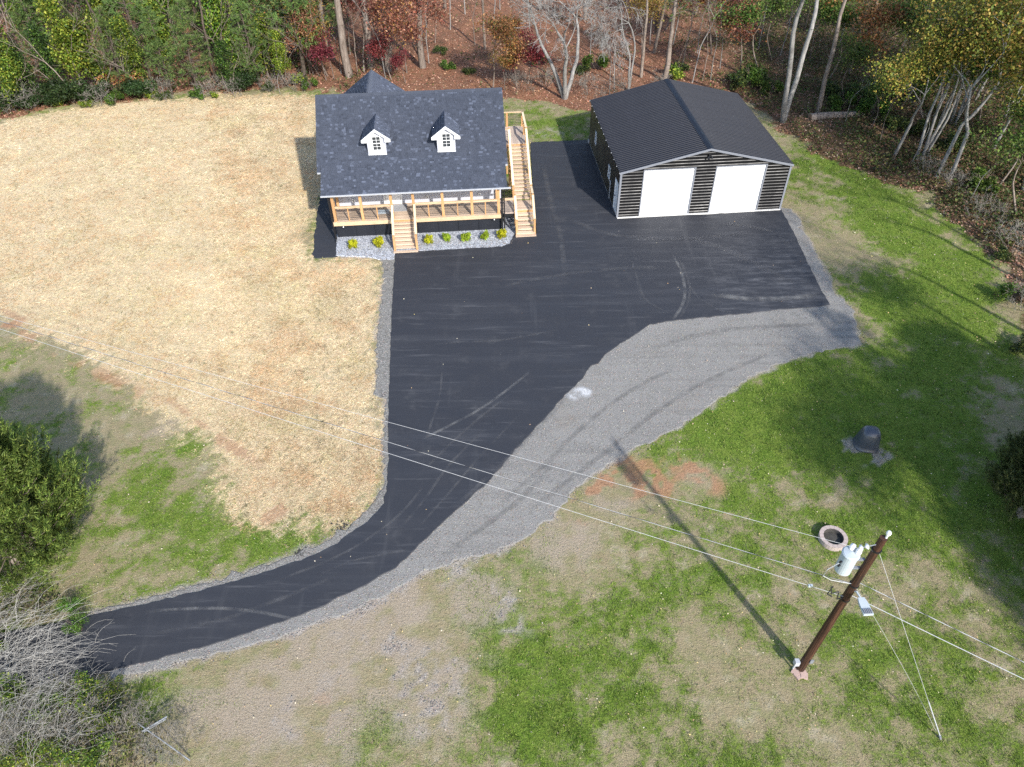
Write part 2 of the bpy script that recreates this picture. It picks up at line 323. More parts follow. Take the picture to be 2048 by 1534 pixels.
def ground_mat():
    q = Nodes('ground_surface')
    A = q.sep(q.attr('MaskA').outputs['Color']); B = q.sep(q.attr('MaskB').outputs['Color'])
    nf = q.noise(9, 4, .7); nf2 = q.noise(26, 3, .7); nm = q.noise(2.2, 5, .72); nl = q.noise(.6, 3)
    thatch = q.ramp(nf2, [(.25, (.13, .105, .06)), (.5, (.28, .23, .135)), (.75, (.42, .36, .23))])
    thatch = q.mix(q.rng(nm, .42, .62), thatch, q.mix(.6, thatch, (.20, .20, .09))); thatch = q.mix(q.math('MULTIPLY', q.rng(q.noise(1.5, 5, .7, q.mapv(loc=(11, 4, 0))), .5, .68), .4), thatch, (.26, .19, .12)); thatch = q.mix(q.math('MULTIPLY', q.rng(q.noise(.9, 5, .7, q.mapv(loc=(1, 14, 0))), .52, .7), .6), thatch, (.40, .35, .25))
    gn = q.rng(q.noise(1.2, 5, .7, q.mapv(loc=(5, 5, 0))), .35, .65); green = q.ramp(nf, [(.25, (.040, .070, .010)), (.5, (.10, .165, .022)), (.75, (.20, .275, .04))])
    green = q.mix(q.math('MULTIPLY', gn, .5), green, (.19, .23, .045)); l = q.math('ADD', A[1], q.math('ADD', q.math('MULTIPLY', q.math('SUBTRACT', nf, .5), 1.3), q.math('MULTIPLY', q.math('SUBTRACT', nm, .5), .9)))
    col = q.mix(q.rng(l, .26, .86), thatch, green)
    so_ = q.sep(q.attr('MaskC').outputs['Color'])[0]; sv = q.math('ADD', so_, q.math('MULTIPLY', q.math('SUBTRACT', nf, .5), .9))
    col = q.mix(q.math('MULTIPLY', q.rng(sv, .22, .85), .8), col, q.ramp(nf2, [(.25, (.17, .125, .088)), (.5, (.33, .265, .20)), (.75, (.47, .405, .33))]))
    clay = q.ramp(nf, [(.25, (.21, .10, .055)), (.55, (.37, .20, .115)), (.8, (.45, .31, .21))])
    d = q.math('ADD', A[2], q.math('MULTIPLY', q.math('SUBTRACT', nf, .5), .7))
    col = q.mix(q.math('MULTIPLY', q.rng(d, .22, .8), .85), col, clay)
    straw = q.ramp(nf2, [(.22, (.27, .20, .11)), (.42, (.53, .42, .25)), (.68, (.69, .57, .37))])
    straw = q.mix(q.math('MULTIPLY', q.rng(nm, .5, .68), .5), straw, (.45, .27, .165))
    straw = q.mix(q.math('MULTIPLY', q.rng(q.noise(1.1, 5, .65, q.mapv((1, 1, 1), loc=(7, 3, 0))), .56, .72), .45), straw, (.22, .21, .09))
    straw = q.mix(q.math('MULTIPLY', q.rng(nl, .5, .7), .3), straw, (.66, .55, .38))
    s = q.math('ADD', A[0], q.math('ADD', q.math('MULTIPLY', q.math('SUBTRACT', nf, .5), .8), q.math('MULTIPLY', q.math('SUBTRACT', nm, .5), .8)))
    straw = q.mix(q.math('MULTIPLY', q.rng(A[2], .15, 1.0), .7), straw, clay)
    col = q.mix(q.rng(s, .12, .85), col, straw)
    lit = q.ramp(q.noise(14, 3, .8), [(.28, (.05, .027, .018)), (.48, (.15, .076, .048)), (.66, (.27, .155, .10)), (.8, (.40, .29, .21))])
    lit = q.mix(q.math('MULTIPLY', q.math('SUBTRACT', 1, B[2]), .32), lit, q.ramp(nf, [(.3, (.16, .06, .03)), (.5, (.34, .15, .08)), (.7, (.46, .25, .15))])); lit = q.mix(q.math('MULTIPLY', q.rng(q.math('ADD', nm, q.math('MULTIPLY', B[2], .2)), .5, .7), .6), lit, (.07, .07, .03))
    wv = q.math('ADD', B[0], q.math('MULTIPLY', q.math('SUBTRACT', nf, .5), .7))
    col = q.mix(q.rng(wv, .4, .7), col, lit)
    gr = q.ramp(q.sep(q.voro(28, None, 'F1', 1))[0], [(.1, (.20, .175, .15)), (.5, (.32, .285, .25)), (.9, (.47, .43, .385))])
    gr = q.mix(q.math('MULTIPLY', q.rng(nm, .38, .62), .7), gr, (.33, .265, .215))
    gv = q.math('ADD', B[1], q.math('MULTIPLY', q.math('SUBTRACT', nf2, .5), .9))
    col = q.mix(q.math('MULTIPLY', q.rng(gv, .25, .95), .85), col, gr)
    h = q.math('ADD', nf2, q.math('MULTIPLY', nf, 1.5))
    return q.done(q.bsdf(col, .95, .1, 0, q.bump(h, .7, .05)))
tag(link('ground', gme, ground_mat()), kind='structure')

# ------------------------------------------------------------------ asphalt, gravel
def resample(pg, step, jit, seed):
    out = []; r = np.random.default_rng(seed)
    for i in range(len(pg)):
        a, b = pg[i], pg[(i+1) % len(pg)]; L = np.hypot(*(b-a)); n = max(1, int(L/step)); nrm = np.array([b[1]-a[1], a[0]-b[0]])/max(L, 1e-6)
        for k in range(n): out.append(a+(b-a)*k/n+nrm*r.normal(0, jit))
    return np.array(out)
def sheet(name, pg, z, mat, step=.25, jit=.02, seed=1, flare=.03, kind='structure'):
    pg = resample(pg, step, jit, seed); n = len(pg)
    area = .5*np.sum(pg[:, 0]*np.roll(pg[:, 1], -1)-np.roll(pg[:, 0], -1)*pg[:, 1])
    if area < 0: pg = pg[::-1]
    e = np.roll(pg, -1, 0)-np.roll(pg, 1, 0); nn = np.stack([e[:, 1], -e[:, 0]], 1); nn /= np.linalg.norm(nn, axis=1)[:, None]+1e-9
    lo = pg+nn*flare
    v = [(x, y, z) for x, y in pg]+[(x, y, -.03) for x, y in lo]
    f = [tuple(range(n))]+[(n+i, n+(i+1) % n, (i+1) % n, i) for i in range(n)]
    me = bpy.data.meshes.new(name); me.from_pydata(v, [], f); me.update()
    return tag(link(name, me, mat), kind=kind)
def asphalt_mat(name, dusty=1.0):
    q = Nodes(name); n = q.noise(60, 2, .7); nm = q.noise(.8, 5, .65); st = q.noise(1.0, 4, .6, q.mapv((.12, 1.6, 1), (0, 0, R(5))))
    st2 = q.noise(1.0, 5, .6, q.mapv((1.4, .1, 1), (0, 0, R(3))))
    c = q.mix(n, (.020, .021, .0255), (.038, .040, .048))
    c = q.mix(q.math('MULTIPLY', q.rng(st, .45, .75), .28*dusty), c, (.062, .064, .072))
    c = q.mix(q.math('MULTIPLY', q.rng(nm, .55, .8), .55*dusty), c, (.07, .071, .076))
    c = q.mix(q.math('MULTIPLY', q.rng(st2, .58, .75), .28*dusty), c, (.085, .085, .088))
    st3 = q.noise(1.0, 6, .7, q.mapv((.25, 3.2, 1), (0, 0, R(-48)))); c = q.mix(q.math('MULTIPLY', q.rng(st3, .54, .74), .6*dusty), c, (.10, .10, .105))
    sp_ = q.voro(5.5); c = q.mix(q.rng(sp_, .035, .02), c, (.17, .16, .145))
    # dust washed out towards the far corner of the parking court
    cc = P(1560, 560); gv = q.mapv((.16, .16, 1), loc=(-cc[0]*.16, -cc[1]*.16, 0)); g = q.n('ShaderNodeTexGradient', gradient_type='SPHERICAL'); q.put(g.inputs[0], gv)
    dn = q.math('MULTIPLY', q.rng(q.noise(1.3, 6, .72, q.mapv((.5, 2.2, 1), (0, 0, R(-8)))), .42, .75), g.outputs['Fac'])
    c = q.mix(q.math('MULTIPLY', dn, .9*dusty), c, (.13, .13, .138))
    return q.done(q.bsdf(c, q.rng(nm, .3, .8, .62, .85), .35, 0, q.bump(n, .35, .01)))
M_ASPH = asphalt_mat('fresh_asphalt'); M_ASPH2 = asphalt_mat('asphalt_millings', .3)
def gravel_mat(name, c0, c1, c2, sc_=22, tracks=0, fines=.5):
    q = Nodes(name); v = q.voro(sc_, None, 'F1', 1); vs = q.sep(v)[0]; d = q.voro(sc_)
    n = q.noise(.9, 5, .65); c = q.ramp(vs, [(.1, c0), (.5, c1), (.92, c2)])
    fine = tuple(.5*(a+b) for a, b in zip(c1, c2))
    c = q.mix(q.math('MULTIPLY', q.rng(n, .42, .68), fines), c, fine)
    c = q.mix(q.math('MULTIPLY', q.rng(q.noise(.45, 4, .6, q.mapv(loc=(3, 9, 0))), .55, .75), .35), c, tuple(x*y for x, y in zip(c1, (1.05, .9, .75))))
    if tracks:
        t = q.noise(1, 4, .6, q.mapv((.18, 2.6, 1), (0, 0, tracks)))
        c = q.mix(q.math('MULTIPLY', q.rng(t, .5, .7), .4), c, tuple(x*.62 for x in c1))
        c = q.mix(q.math('MULTIPLY', q.rng(t, .5, .3), .35), c, c2)
    c = q.mix(q.math('MULTIPLY', q.rng(d, .3, .7), .3), c, tuple(x*.55 for x in c0))
    return q.done(q.bsdf(c, .9, .2, 0, q.bump(q.math('SUBTRACT', 1, d), .7, .02)))
M_LOT = gravel_mat('packed_gravel', (.185, .175, .160), (.245, .234, .217), (.31, .298, .278), 40, R(-42), .75)
M_BED = gravel_mat('washed_stone', (.17, .18, .20), (.36, .375, .41), (.60, .62, .66), 20, 0, .15)
lot = sheet('gravel_lot', pL, .022, M_LOT, .25, .06, 3, .12)
verge = sheet('gravel_verge', pV, .026, gravel_mat('verge_gravel', (.12, .113, .102), (.20, .19, .172), (.31, .297, .272), 26, 0, .6), .2, .07, 4, .12)
bed = sheet('gravel_bed', pB, .05, M_BED, .2, .02, 5, .06)
pave = sheet('pavement', pP, .032, M_ASPH2, .2, .035, 6, .04)
drive = sheet('driveway', pA, .06, M_ASPH, .22, .022, 7, .05)

# tyre marks, dust streaks: flat dirt on the asphalt
def mark_mat(name, col, dens, sx=.5):
    q = Nodes(name); n = q.noise(1.6, 4, .6); n2 = q.noise(14, 3, .7); uv = q.attr('Col'); u = q.sep(uv.outputs['Color'])
    a = q.math('MULTIPLY', q.rng(q.math('ADD', n, q.math('MULTIPLY', q.math('SUBTRACT', n2, .5), .4)), .25, .85), dens)
    a = q.math('MULTIPLY', a, u[0])
    p = q.bsdf(col, .9, .1); t = q.n('ShaderNodeBsdfTransparent'); x = q.n('ShaderNodeMixShader')
    q.put(x.inputs[0], a); q.t.links.new(t.outputs[0], x.inputs[1]); q.t.links.new(p, x.inputs[2]); return q.done(x.outputs[0])
M_MARK = mark_mat('dusty_track', (.13, .13, .135), .55); M_MARKL = mark_mat('pale_track', (.20, .198, .195), .8); M_MARKD = mark_mat('dark_track', (.010, .010, .012), .8)
mark_i = [0]
def mark(pts, width, mat, z=None, parent=None, solid=False):
    pts = [P(*p)[:2] for p in pts]
    # smooth (Catmull-Rom)
    q = [pts[0]]+list(pts)+[pts[-1]]; cv = []
    for i in range(1, len(q)-2):
        for t in np.linspace(0, 1, 8, endpoint=False):
            a, b, c, d = q[i-1], q[i], q[i+1], q[i+2]
            cv.append(.5*((2*b)+(-a+c)*t+(2*a-5*b+4*c-d)*t*t+(-a+3*b-3*c+d)*t**3))
    cv.append(q[-2]); cv = np.array(cv); t = np.gradient(cv, axis=0); t /= np.linalg.norm(t, axis=1)[:, None]+1e-9
    nn = np.stack([-t[:, 1], t[:, 0]], 1); k = len(cv); mark_i[0] += 1
    zz = (z if z is not None else .064)+.0004*(mark_i[0] % 30)
    rows = [(-1, 0), (-.4, 1), (.4, 1), (1, 0)]
    v = np.concatenate([np.concatenate([cv+nn*width/2*s, np.full((k, 1), zz)], 1) for s, _ in rows])
    fade = np.clip(np.minimum(np.arange(k), np.arange(k)[::-1])/4., 0, 1)
    c = np.concatenate([fade*a for _, a in rows]); f = []
    for r in range(3): f += [(r*k+i, r*k+i+1, (r+1)*k+i+1, (r+1)*k+i) for i in range(k-1)]
    me = np_mesh('tyre_mark', v, np.array(f), np.repeat(c[:, None], 3, 1))
    return link('tyre_mark', me, mat, parent or drive)
for pts, wd, mt in [([(1346,512),(1362,545),(1369,580),(1365,610),(1345,642)], .22, M_MARKL), ([(1356,514),(1374,555),(1379,585),(1372,615),(1358,638)], .18, M_MARK), ([(1372,560),(1395,595),(1440,622),(1465,625)], .16, M_MARK),
    ([(845,880),(905,850),(960,820),(1010,785),(1060,745)], .18, M_MARKL), ([(830,960),(890,900),(950,845),(1020,790)], .16, M_MARK), ([(800,1060),(850,1000),(900,930),(970,860)], .16, M_MARK), ([(830,1065),(900,985),(960,915),(1040,830)], .14, M_MARK),
    ([(290,1225),(380,1219),(450,1219),(520,1226),(592,1241)], .16, M_MARKL), ([(640,1150),(700,1125),(760,1112),(820,1100)], .13, M_MARK), ([(560,1160),(640,1130),(720,1090),(800,1030),(850,970)], .15, M_MARK), ([(300,1270),(430,1245),(560,1200),(680,1150)], .2, M_MARK),
    ([(868,690),(920,686),(1010,681),(1120,660)], .2, M_MARK), ([(1000,575),(1100,555),(1220,540),(1330,535)], .35, M_MARK),
    ([(985,950),(1040,895),(1095,838),(1140,788)], .3, M_MARK), ([(905,1020),(955,975),(985,945)], .25, M_MARK), ([(1262,520),(1275,560),(1290,600),(1330,625)], .16, M_MARK), ([(1380,480),(1450,500),(1530,540),(1600,570)], .6, M_MARK), ([(1420,590),(1500,600),(1580,598),(1640,590)], .5, M_MARKL),
    ([(1450,450),(1500,455),(1555,470),(1580,500)], .4, M_MARK), ([(852,880),(862,850),(880,790),(885,720)], .14, M_MARK), ([(1085,320),(1100,400),(1120,470),(1130,560)], .4, M_MARK), ([(1140,440),(1220,470),(1350,480),(1480,470)], .45, M_MARK)]:
    mark(pts, wd, mt)
for pts, wd in [([(1000,1010),(1080,940),(1160,860),(1250,790),(1360,730)], .3), ([(1060,1020),(1140,960),(1230,890),(1320,820),(1420,760),(1560,700)], .3), ([(880,1120),(960,1060),(1040,1000),(1110,925)], .3), ([(1300,700),(1400,670),(1520,655),(1680,650)], .4)]:
    mark(pts, wd, mark_mat('gravel_track', (.15, .147, .142), .5), .026, lot)
mark([(1135,800),(1160,785),(1185,790)], .8, mark_mat('cement_spill', (.55, .55, .55), 1.6), .027, lot)

# ------------------------------------------------------------------ building materials
def shingle_mat():
    q = Nodes('slate_blue_shingle'); a = q.attr('Col'); n = q.noise(70, 2, .7); nl = q.noise(.7, 4)
    c = q.mix(q.math('MULTIPLY', n, .5), a.outputs['Color'], (.02, .024, .034)); c = q.mix(q.math('MULTIPLY', q.rng(nl, .45, .7), .15), c, (.09, .10, .13))
    return q.done(q.bsdf(c, .9, .15, 0, q.bump(n, .5, .01), **{'Diffuse Roughness': 1.0}))
M_SHIN = shingle_mat()
M_WHITE = m_plain('white_trim', (.74, .74, .74), .5, .4, 0, .04, 2)
M_SIDING = m_plain('pale_grey_siding', (.43, .44, .49), .55, .35, 0, .05, 2)
M_BLACKW = m_plain('black_siding', (.012, .013, .015), .5, .4, 0, .3, 3)
M_SKIRT = m_plain('black_skirting', (.012, .014, .020), .55, .4, 0, .35, 2.5)
M_CEDAR = m_wood('golden_post_timber', (.40, .22, .095), (.52, .31, .15), (14, 14, 1))
M_PINE = m_wood('fresh_pine_board', (.47, .345, .245), (.62, .48, .36), (1, 14, 14))
M_PINEV = m_wood('fresh_pine_board_across', (.47, .345, .245), (.62, .48, .36), (14, 1, 14))
M_RAIL = m_wood('pale_yellow_rail', (.64, .51, .33), (.75, .62, .43), (14, 1.5, 14))
M_RAILU = m_wood('pale_yellow_rail_across', (.50, .35, .21), (.62, .46, .30), (1.5, 14, 14))
M_GREYW = m_wood('weathered_deck_board', (.42, .33, .27), (.56, .46, .38), (14, 1, 14))
M_BLACKM = m_plain('black_metal', (.012, .012, .014), .4, .5, 0, .2, 4)
M_GUTTER = m_plain('white_gutter', (.40, .41, .43), .4, .5, 0, .05, 2)
M_GLASS = m_plain('dark_window_glass', (.035, .04, .045), .08, .6, 0, .2, 1.5)
M_METALG = m_plain('grey_steel_trim', (.19, .20, .225), .4, .5, 0, .1, 2)
def garage_mat(name, col, rough, grime, spec=.5):
    q = Nodes(name); n = q.noise(.9, 5, .6); n2 = q.noise(8, 4, .7)
    c = q.mix(q.math('MULTIPLY', q.rng(n, .45, .75), grime), col, tuple(x*2.6+.01 for x in col))
    c = q.mix(q.math('MULTIPLY', q.rng(n2, .62, .75), grime), c, (.10, .10, .11))
    return q.done(q.bsdf(c, q.rng(n, .3, .7, rough-.06, rough+.1), spec))
M_GROOF = garage_mat('black_metal_roof', (.009, .0105, .017), .48, .2, .26)
M_GWALL = garage_mat('black_metal_wall', (.006, .006, .007), .36, .0, .32)
M_CONC = m_plain('pale_concrete', (.62, .61, .58), .85, .2, 0, .12, 3, .2)
M_DOOR = m_plain('white_steel_door', (.86, .86, .86), .4, .4, 0, .02, 1)

# ------------------------------------------------------------------ house
HX, HY, HA = -10.405, 36.235, 0.074
house = empty('house', (HX, HY, 0), HA, 'grey-roofed cottage with two white dormers and a raised timber porch', 'house')
SL = (6.6-3.75)/(6.56-2.65)
U0, U1 = -.37, 10.51
def shingles(name, parent, o, eu, es, en, wid, leng, seed, expo=.125, clip=None):
    """tabs laid course by course: o eave corner, eu along eave, es up the slope, en normal; clip(u,s)->bool keeps a tab"""
    r = np.random.default_rng(seed); o, eu, es, en = map(np.array, (o, eu, es, en)); V, Fc, C = [], [], []
    rows = int(leng/expo)+1
    for i in range(rows):
        s0 = i*expo; s1 = min(leng, s0+expo+.03)
        if s0 >= leng: break
        u = -r.uniform(0, .3)
        while u < wid:
            w_ = r.choice([.10, .14, .18, .24]); a, b = max(0, u), min(wid, u+w_-.006); u += w_
            if b-a < .02: continue
            if clip and not clip((a+b)/2, (s0+s1)/2): continue
            t = .012+(.007 if r.random() < .4 else 0)+r.uniform(0, .003)
            base = len(V)
            for uu, ss, h in ((a, s0, t), (b, s0, t), (b, s1, .003), (a, s1, .003), (a, s0, 0), (b, s0, 0)): V.append(o+eu*uu+es*ss+en*h)
            k = r.random(); g = .066+.02*r.random() if k < .86 else (.10+.05*r.random() if k < .97 else .055)
            C += [(g*.86, g*1.0, g*1.38)]*6
            Fc += [(base, base+1, base+2, base+3), (base+4, base+5, base+1, base)]
    me = np_mesh(name, np.array(V), np.array(Fc), np.array(C)); ob = link(name, me, M_SHIN, parent); ob['kind'] = 'stuff'; return ob
def slope_frame(v0, z0, v1, z1):
    L = math.hypot(v1-v0, z1-z0); return L, (0, (v1-v0)/L, (z1-z0)/L), (0, -(z1-z0)/L*1.0, (v1-v0)/L)
# walls
wl = MB()
for zz in np.arange(1.2, 3.70, .125): wl.add([(.0,3.27,zz),(10.15,3.27,zz),(10.15,3.295,zz+.125),(0,3.295,zz+.125),(0,3.295,zz),(10.15,3.295,zz)], [(0,1,2,3),(4,5,1,0)])
wl.build('front_wall', M_SIDING, house)
for uu in (0, 10.15):
    sw = MB(); s = -1 if uu == 0 else 1
    sw.prism([(uu,3.3,-.05),(uu,9.85,-.05),(uu,9.85,3.72),(uu,6.56,6.15),(uu,3.3,3.72)], (0,0,0), (-s*.12,0,0))
    wb_ = sw.build('side_wall', M_BLACKW, house)
    for vv in np.arange(3.35, 9.8, .4):
        top = 3.72+(min(vv-3.3, 9.85-vv))/3.27*2.4; MB().box(uu+(.002 if s > 0 else -.02), uu+(.02 if s > 0 else -.002), vv, vv+.045, 0, top).build('batten', M_BLACKW, wb_)
MB().box(0, 10.15, 9.75, 9.87, -.05, 3.75).build('rear_wall', M_BLACKW, house)
# main roof
roof = MB().prism([(0,2.65,3.75),(0,6.56,6.6),(0,10.47,3.75),(0,10.47,3.63),(0,6.56,6.46),(0,2.65,3.63)], (U0,0,0), (U1,0,0)).build('roof', M_BLACKW, house)
L, es, en = slope_frame(2.65, 3.75, 6.56, 6.6)
shingles('shingles', roof, (U0-.02, 2.65-.03, 3.75-.018), (1,0,0), es, en, U1-U0+.04, L+.03, 3)
L2, es2, en2 = slope_frame(10.47, 3.75, 6.56, 6.6); en2 = (0, abs(en2[1]), abs(en2[2]))
shingles('shingles', roof, (U1+.02, 10.47+.03, 3.75-.018), (-1,0,0), es2, en2, U1-U0+.04, L2+.03, 4, .2)
cap = MB(); cap.add([(0,-.15,-.11),(.33,-.15,-.11),(.33,0,.012),(0,0,.012),(0,.15,-.11),(.33,.15,-.11)], [(0,1,2,3),(3,2,5,4)]); cap.cur = (.07,.08,.105)
cap.c = [(.07,.08,.105)]*6; capm = cap.mesh('ridge_cap', M_SHIN, True)
for i in range(36): link('ridge_cap', capm, None, roof, (U0-.02+i*.302, 6.56, 6.615+.004*(i % 2)), (0, R(.9), 0))
def gutter(parent, u0, u1, v, z):
    g = MB(); g.prism([(0,0,0),(0,-.09,0),(0,-.09,-.01),(0,-.10,-.01),(0,-.09,-.075),(0,0,-.075)], (u0,v,z), (u1,v,z)); g.build('gutter', M_GUTTER, parent)
gutter(roof, U0, -.1, 2.63, 3.74); gutter(roof, 10.33, U1, 2.63, 3.74)
# porch roof
PZ0, PV0, PZ1, PV1, PU0, PU1 = 3.08, 1.14, 4.075, 3.09, -.13, 10.36
prf = MB().prism([(0,PV0,PZ0),(0,PV1,PZ1),(0,PV1,PZ1-.10),(0,PV0,PZ0-.10)], (PU0,0,0), (PU1,0,0)).build('porch_roof', M_BLACKW, house)
L, es, en = slope_frame(PV0, PZ0, PV1, PZ1)
shingles('shingles', prf, (PU0-.015, PV0-.03, PZ0-.01), (1,0,0), es, en, PU1-PU0+.03, L+.05, 5)
gutter(prf, PU0-.02, PU1+.22, PV0-.02, PZ0+.0)
MB().box(PU0, PU1, 2.0, 3.26, 3.42, 3.46).box(.2, 10.0, 1.45, 1.62, 2.95, 3.13).build('porch_beam', M_BLACKW, prf)
# rear cross gable
rg = MB()
rg.prism([(2.65-2.7,0,6.6-2.7*.72),(2.65,0,6.6),(2.65+2.7,0,6.6-2.7*.72),(2.65+2.7,0,6.48-2.7*.72),(2.65,0,6.47),(2.65-2.7,0,6.48-2.7*.72)], (0,6.62,0), (0,10.24,0))
rear = rg.build('rear_gable', M_BLACKW, house)
MB().prism([(.4,10.0,3.7),(4.9,10.0,3.7),(4.9,10.0,4.9),(2.65,10.0,6.4),(.4,10.0,4.9)], (0,0,0), (0,.1,0)).build('gable_wall', M_BLACKW, rear)
for s in (-1, 1):
    Lg = 2.7*math.hypot(1, .72); ex = -s/math.hypot(1, .72); ez = .72/math.hypot(1, .72)
    shingles('shingles', rear, (2.65+s*2.72, 6.60 if s > 0 else 10.27, 6.6-2.72*.72), (0,1 if s > 0 else -1,0), (ex,0,ez), (s*ez,0,abs(ex)), 3.67, Lg+.02, 11+s, .15, lambda u, q: True)
for i in range(12): link('ridge_cap', capm, None, rear, (2.65, 6.62+i*.302, 6.618), (0, R(.9), R(90)))
# dormers
def dormer(cu):
    fv, zb = 3.39, 4.2; hw = .52; ze, zp = 5.25, 5.70
    d = MB()
    z = zb
    while z < zp-.01:
        z2 = min(z+.11, zp)
        w1 = hw if z <= ze else hw*(zp-z)/(zp-ze); w2 = hw if z2 <= ze else max(.01, hw*(zp-z2)/(zp-ze))
        d.add([(cu-w1,fv,z),(cu+w1,fv,z),(cu+w2,fv+.014,z2),(cu-w2,fv+.014,z2),(cu-w1,fv+.014,z),(cu+w1,fv+.014,z)], [(0,1,2,3),(4,5,1,0)]); z = z2
    for s in (-1, 1):
        d.add([(cu+s*hw,fv,zb),(cu+s*hw,fv,ze),(cu+s*hw,5.0,ze),(cu+s*hw,4.85,5.2)], [(0,1,2,3)] if s < 0 else [(3,2,1,0)])
    dm = d.build('dormer', M_SIDING, house)
    for s in (-1, 1): MB().box(cu+s*(hw-.03)-.035, cu+s*(hw-.03)+.035, fv-.02, fv-.003, zb+.05, 5.15).build('corner_board', M_SIDING, dm)
    MB().box(cu-hw-.01, cu+hw+.01, fv-.03, fv-.004, zb+.03, zb+.13).build('sill_board', M_WHITE, dm)
    rw = .79; zpk = 5.86; sl = .76; zv = zpk-rw*sl
    # roof slabs running back into the main slope
    def vback(zz): return 2.65+(zz-3.75)/SL
    for s in (-1, 1):
        f0 = fv-.13
        top = [(cu,f0,zpk),(cu+s*rw,f0,zv),(cu+s*rw,vback(zv)+.05,zv),(cu,vback(zpk)+.05,zpk)]
        m = MB(); m.prism(top if s < 0 else top[::-1], (0,0,-.02), (0,0,-.09)); rf = m.build('dormer_roof', M_BLACKW, dm)
        LL = rw*math.hypot(1, sl); ex, ez = -s/math.hypot(1, sl), sl/math.hypot(1, sl); depth = vback(zpk)-f0
        def clip(u, q, s=s, depth=depth, f0=f0, ez=ez):
            v = f0+u if s > 0 else f0+depth-u
            return v < vback(zv+q*ez)+.06
        shingles('shingles', rf, (cu+s*rw, f0 if s > 0 else f0+depth, zv-.018), (0,1 if s > 0 else -1,0), (ex,0,ez), (s*ez,0,abs(ex)), depth, LL+.01, int(cu*10)+s, .13, clip)
        a, b = Vector((cu+s*.015, f0-.03, zpk-.075)), Vector((cu+s*(rw+.02), f0-.03, zv-.075))
        m = MB(); m.prism([(cu, f0, zpk+.0), (cu+s*(rw+.03), f0, zv-.02), (cu+s*(rw+.03), f0, zv-.16), (cu, f0, zpk-.16)], (0,-.04,0), (0,-.002,0)); m.build('rake_board', M_WHITE, dm)
        m = MB(); m.box(min(cu+s*(rw+.028), cu+s*(hw-.03)), max(cu+s*(rw+.028), cu+s*(hw-.03)), f0-.045, fv+.02, zv-.17, zv-.06)
        m.prism([(cu+s*(rw+.025), 0, zv-.06), (cu+s*(hw-.03), 0, zv-.06), (cu+s*(hw-.03), 0, zv+.10)], (0,f0-.043,0), (0,f0-.006,0)); m.build('eave_return', M_WHITE, dm)
    # window
    wc, wz0, wz1, ww = cu+.02, 4.60, 5.36, .215
    fr = MB()
    for a, b, c, e in ((-ww-.045, ww+.045, wz1-.0, wz1+.055), (-ww-.045, ww+.045, wz0-.05, wz0+.0), (-ww-.045, -ww, wz0, wz1), (ww, ww+.045, wz0, wz1), (-ww, ww, (wz0+wz1)/2-.02, (wz0+wz1)/2+.02)): fr.box(wc+a, wc+b, fv-.045, fv-.002, c, e)
    wf = fr.build('window', M_WHITE, dm)
    mt = MB(); mt.box(wc-.01, wc+.01, fv-.034, fv-.012, wz0, wz1)
    for q in (.25, .75): mt.box(wc-ww, wc+ww, fv-.035, fv-.013, wz0+(wz1-wz0)*q-.009, wz0+(wz1-wz0)*q+.009)
    mt.build('muntin', M_WHITE, dm)
    for i in range(2):
        for j in range(4): MB().box(wc-ww+i*ww, wc-ww+(i+1)*ww, fv-.024, fv-.005, wz0+(wz1-wz0)*j/4, wz0+(wz1-wz0)*(j+1)/4).build('pane', M_GLASS, dm)
dormer(3.10); dormer(7.06)
# porch floor
DZ = 1.2
pf = MB().box(.25, 9.98, 1.42, 3.25, DZ-.26, DZ-.045).box(9.98, 10.78, 1.5, 3.1, DZ-.26, DZ-.045).build('porch_floor', M_BLACKW, house)
bm_ = MB().box(0, 9.75, 0, .132, -.038, 0).mesh('deck_board', M_PINE)
for i in range(14): link('deck_board', bm_, None, pf, (.24, 1.40+i*.1365, DZ))
bm2 = MB().box(0, .132, 0, 1.62, -.038, 0).mesh('deck_board', M_GREYW)
for i in range(6): link('deck_board', bm2, None, pf, (9.995+i*.1365, 1.48, DZ))
for a, b in ((.22, 3.62), (5.02, 10.0)): MB().box(a, b, 1.365, 1.398, DZ-.24, DZ+.002).build('fascia_board', M_RAILU, pf)
MB().box(.2, .24, 1.38, 3.2, DZ-.24, DZ-.002).build('fascia_board', M_RAIL, pf)
# posts
pm = MB().box(-.075, .075, -.075, .075, 0, 1.75).box(-.09, .09, -.09, .09, .0, .06).mesh('porch_post', M_CEDAR)
PX = [.36, 1.95, 3.68, 4.95, 6.63, 8.32, 9.88]
for x in PX: link('porch_post', pm, None, house, (x, 1.54, DZ+.001))
link('porch_post', pm, None, house, (.36, 3.1, DZ+.001)); link('porch_post', pm, None, house, (9.88, 3.1, DZ+.001))
MB().box(10.02, 10.12, 1.40, 1.50, .0, 2.98).build('corner_post', M_BLACKM, house); MB().box(.16, .25, 1.42, 1.52, .0, 2.98).build('corner_post', M_BLACKM, house)
